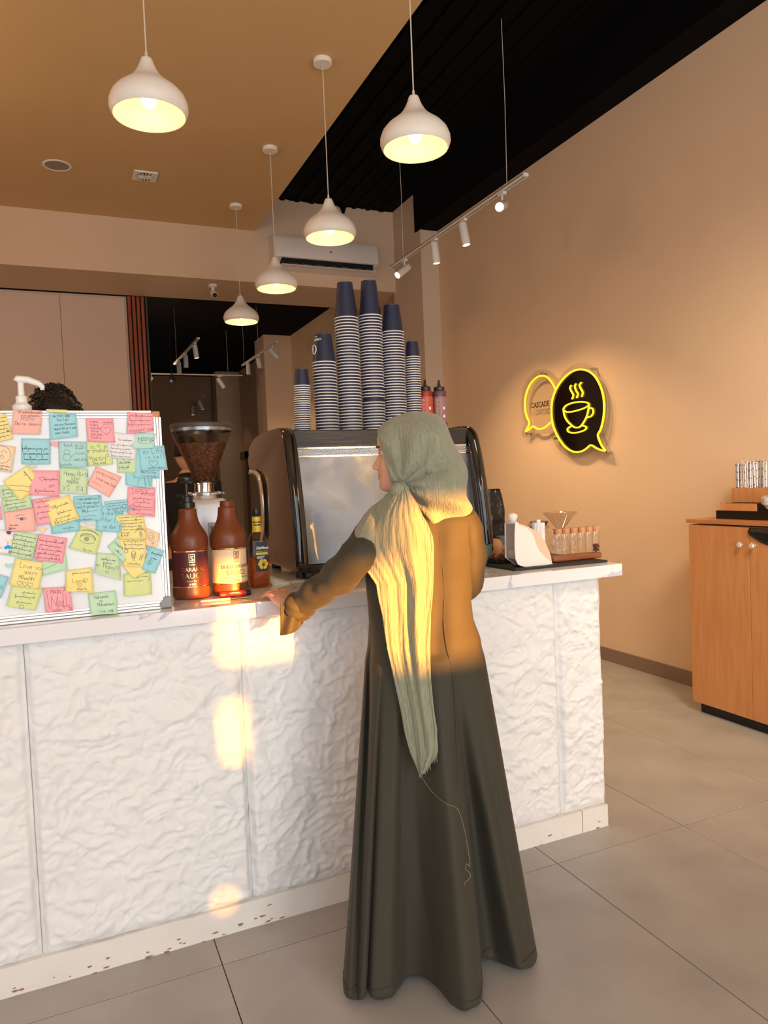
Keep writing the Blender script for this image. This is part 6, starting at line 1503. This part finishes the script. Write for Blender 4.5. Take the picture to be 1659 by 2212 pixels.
# ------------------------------------------------------------------ barista with curly hair behind the board
def simple_person(label, x, y, h, face_a, arms, shirt, trouser, hair, curly=False, hairm=None):
    t = thing('person', label, 'person', (x, y, 0)); f = Vector((math.cos(face_a), math.sin(face_a), 0)); s = Vector((-f.y, f.x, 0)); B = Vector((x, y, 0))
    k = h/1.78
    G = lambda fx_, sx, z: B+f*fx_*k+s*sx*k+UZ*z*k
    Pp = [G(0, 0, .98)]; Ee = []; Rr = [.125*k]
    chain(Pp, Ee, Rr, 0, [G(.0, 0, 1.15), G(.0, 0, 1.34), G(.0, 0, 1.50), G(.01, 0, 1.57)], [.115*k, .13*k, .060*k, .055*k])
    hands = []
    for sg, (eo, wo_) in zip((1, -1), arms):
        shp = G(0, .185*sg, 1.43); ep = B+(f*eo[0]+s*eo[1]+UZ*eo[2])*k; wp = B+(f*wo_[0]+s*wo_[1]+UZ*wo_[2])*k
        chain(Pp, Ee, Rr, 2, [shp, shp.lerp(ep, .5), ep, ep.lerp(wp, .6), wp], [.056*k, .047*k, .042*k, .035*k, .026*k]); hands.append((shp, ep, wp, sg))
    for sg in (1, -1): chain(Pp, Ee, Rr, 0, [G(0, .10*sg, .90), G(.02, .11*sg, .50), G(0, .115*sg, .09), G(.13, .12*sg, .045)], [.095*k, .062*k, .042*k, .035*k])
    b = skin_mesh(Pp, Ee, Rr, 2)
    # head
    hcn = G(.015, 0, 1.665); rws = []
    for j in range(25):
        z = -.125+.245*j/24; zz = z/.122; r0 = math.sqrt(max(0, 1-min(1, abs(zz)**2.2)))
        row = []
        for i in range(36):
            a = 2*PI*i/36; c_, s_ = math.cos(a), math.sin(a); fw = .098*r0 if c_ > 0 else .100*r0*(1 if z > -.03 else .8)
            xx = fw*c_; yy = .076*r0*s_*(1 if z > -.02 else 1-.28*(-.02-z)/.10)
            if c_ > 0:
                if z < -.02: xx = xx*.95+.006
                xx += .024*math.exp(-(yy/.012)**2-((z+.028)/.018)**2)+.006*math.exp(-(yy/.022)**2-((z+.066)/.010)**2)-.006*math.exp(-((abs(yy)-.032)/.014)**2-((z-.005)/.012)**2)
            row.append(hcn+(f*xx+s*yy+UZ*z)*k)
        rws.append(row)
    rings(b, rws)
    for sg in (1, -1):
        M = Matrix.Translation(hcn+(s*.076*sg-f*.005)*k) @ Matrix.Rotation(face_a, 4, 'Z')
        bmesh.ops.create_uvsphere(b, u_segments=12, v_segments=8, radius=.03*k, matrix=M @ Matrix.Diagonal((.55, .28, 1, 1)))
    for shp, ep, wp, sg in hands:
        d = (wp-ep).normalized(); hb_ = hand_bm(wp+d*.01, d, UZ if abs(d.z) < .8 else f, -s*sg, 1.0*k, .35); add_bm(b, hb_)
    part('body', b, m_skin, t, smooth=2)
    # shirt with short sleeves
    sP = [G(0, 0, 1.00)]; sE = []; sR = [.150*k]; chain(sP, sE, sR, 0, [G(0, 0, 1.15), G(0, 0, 1.34), G(-.005, 0, 1.44), G(-.005, 0, 1.50), G(-.004, 0, 1.545)], [.140*k, .155*k, .115*k, .075*k, .062*k])
    for shp, ep, wp, sg in hands: chain(sP, sE, sR, 2, [shp, shp.lerp(ep, .45), shp.lerp(ep, .8)], [.072*k, .064*k, .060*k])
    part('shirt', skin_mesh(sP, sE, sR, 2), shirt, t, smooth=2)
    tP = [G(0, 0, 1.02)]; tE = []; tR = [.148*k]; chain(tP, tE, tR, 0, [G(0, 0, .94)], [.142*k])
    for sg in (1, -1): chain(tP, tE, tR, 1, [G(0, .10*sg, .86), G(.02, .11*sg, .50), G(0, .115*sg, .10)], [.108*k, .080*k, .066*k])
    part('trousers', skin_mesh(tP, tE, tR, 2), trouser, t, smooth=2)
    # hair
    bm = bmn(); rh = random.Random(int(x*100))
    rws = []
    for j in range(15):
        el = -.25+(PI/2+.25)*j/14
        rws.append([hcn+(f*((.108 if math.cos(a) > 0 else .113)*math.cos(el)*math.cos(a)*(1 if (math.cos(a) < .3 or el > .45) else .86)-.004)+s*(.086*math.cos(el)*math.sin(a))+UZ*(.128*math.sin(el)+.012))*k*(1+(.05*noise.noise(Vector((a*3, el*6, 1))) if curly else .01*noise.noise(Vector((a*9, el*9, 1))))) for a in [2*PI*i/32 for i in range(32)]])
    rings(bm, rws)
    h_ = part('hair', bm, hairm, t, smooth=2)
    if curly:
        bm = bmn()
        for q in range(420):
            el = rh.uniform(.0, 1.5); a = rh.uniform(0, 2*PI); n = (f*math.cos(el)*math.cos(a)+s*math.cos(el)*math.sin(a)+UZ*math.sin(el)).normalized()
            c_ = hcn+(f*.106*math.cos(el)*math.cos(a)+s*.088*math.cos(el)*math.sin(a)+UZ*(.126*math.sin(el)+.012))*k+n*rh.uniform(.0, .012)
            u_ = n.cross(Vector((rh.uniform(-1, 1), rh.uniform(-1, 1), rh.uniform(-1, 1)))).normalized(); w_ = n.cross(u_); r_ = rh.uniform(.006, .012); ph = rh.uniform(0, 6)
            mixn = rh.uniform(.2, .9)
            tube(bm, [c_+u_*(r_*math.cos(ph+g))+(w_*(1-mixn)+n*mixn)*(r_*math.sin(ph+g))+w_*g*.0012 for g in [j*.75 for j in range(8)]], .0024, 4)
        o = part('curls', bm, hairm, h_, smooth=2); o['kind'] = 'stuff'
    return t
m_bshirt = mat('black_cotton', (.008, .008, .010), .85); m_btr = mat('dark_trousers', (.02, .018, .02), .8)
pt = at(116, 832, 1, 3.02)
simple_person('barista behind the whiteboard, only dark curly hair showing above it', pt.x, 3.02, (pt.z-.004)/1.805*1.78, 1.9, (((.15, .22, 1.18), (.32, .12, 1.12)), ((.15, -.22, 1.18), (.32, -.12, 1.12))), m_bshirt, m_btr, None, True, mat('dark_curly_hair', (.012, .007, .005), .45))
pt = at(400, 938, 1, 5.2); hd = at(508, 1094, 1, 5.25)
hh_ = (pt.z+.0)/1.80*1.78; kk = hh_/1.78
fa = PI/2-.05; f_ = Vector((math.cos(fa), math.sin(fa), 0)); s_ = Vector((-f_.y, f_.x, 0)); rel = hd-Vector((pt.x, 5.2, 0))
wv = (.22, rel.dot(s_)/kk+.06, hd.z/kk+.01); ev = (.02, -.17, hd.z/kk-.02)
simple_person('barista in a black T-shirt seen from behind, beyond the coffee grinder', pt.x, 5.2, hh_, fa, (((.05, .26, 1.16), (.20, .20, .98)), (ev, wv)), m_bshirt, m_btr, None, False, mat('short_black_hair', (.006, .005, .005), .6))
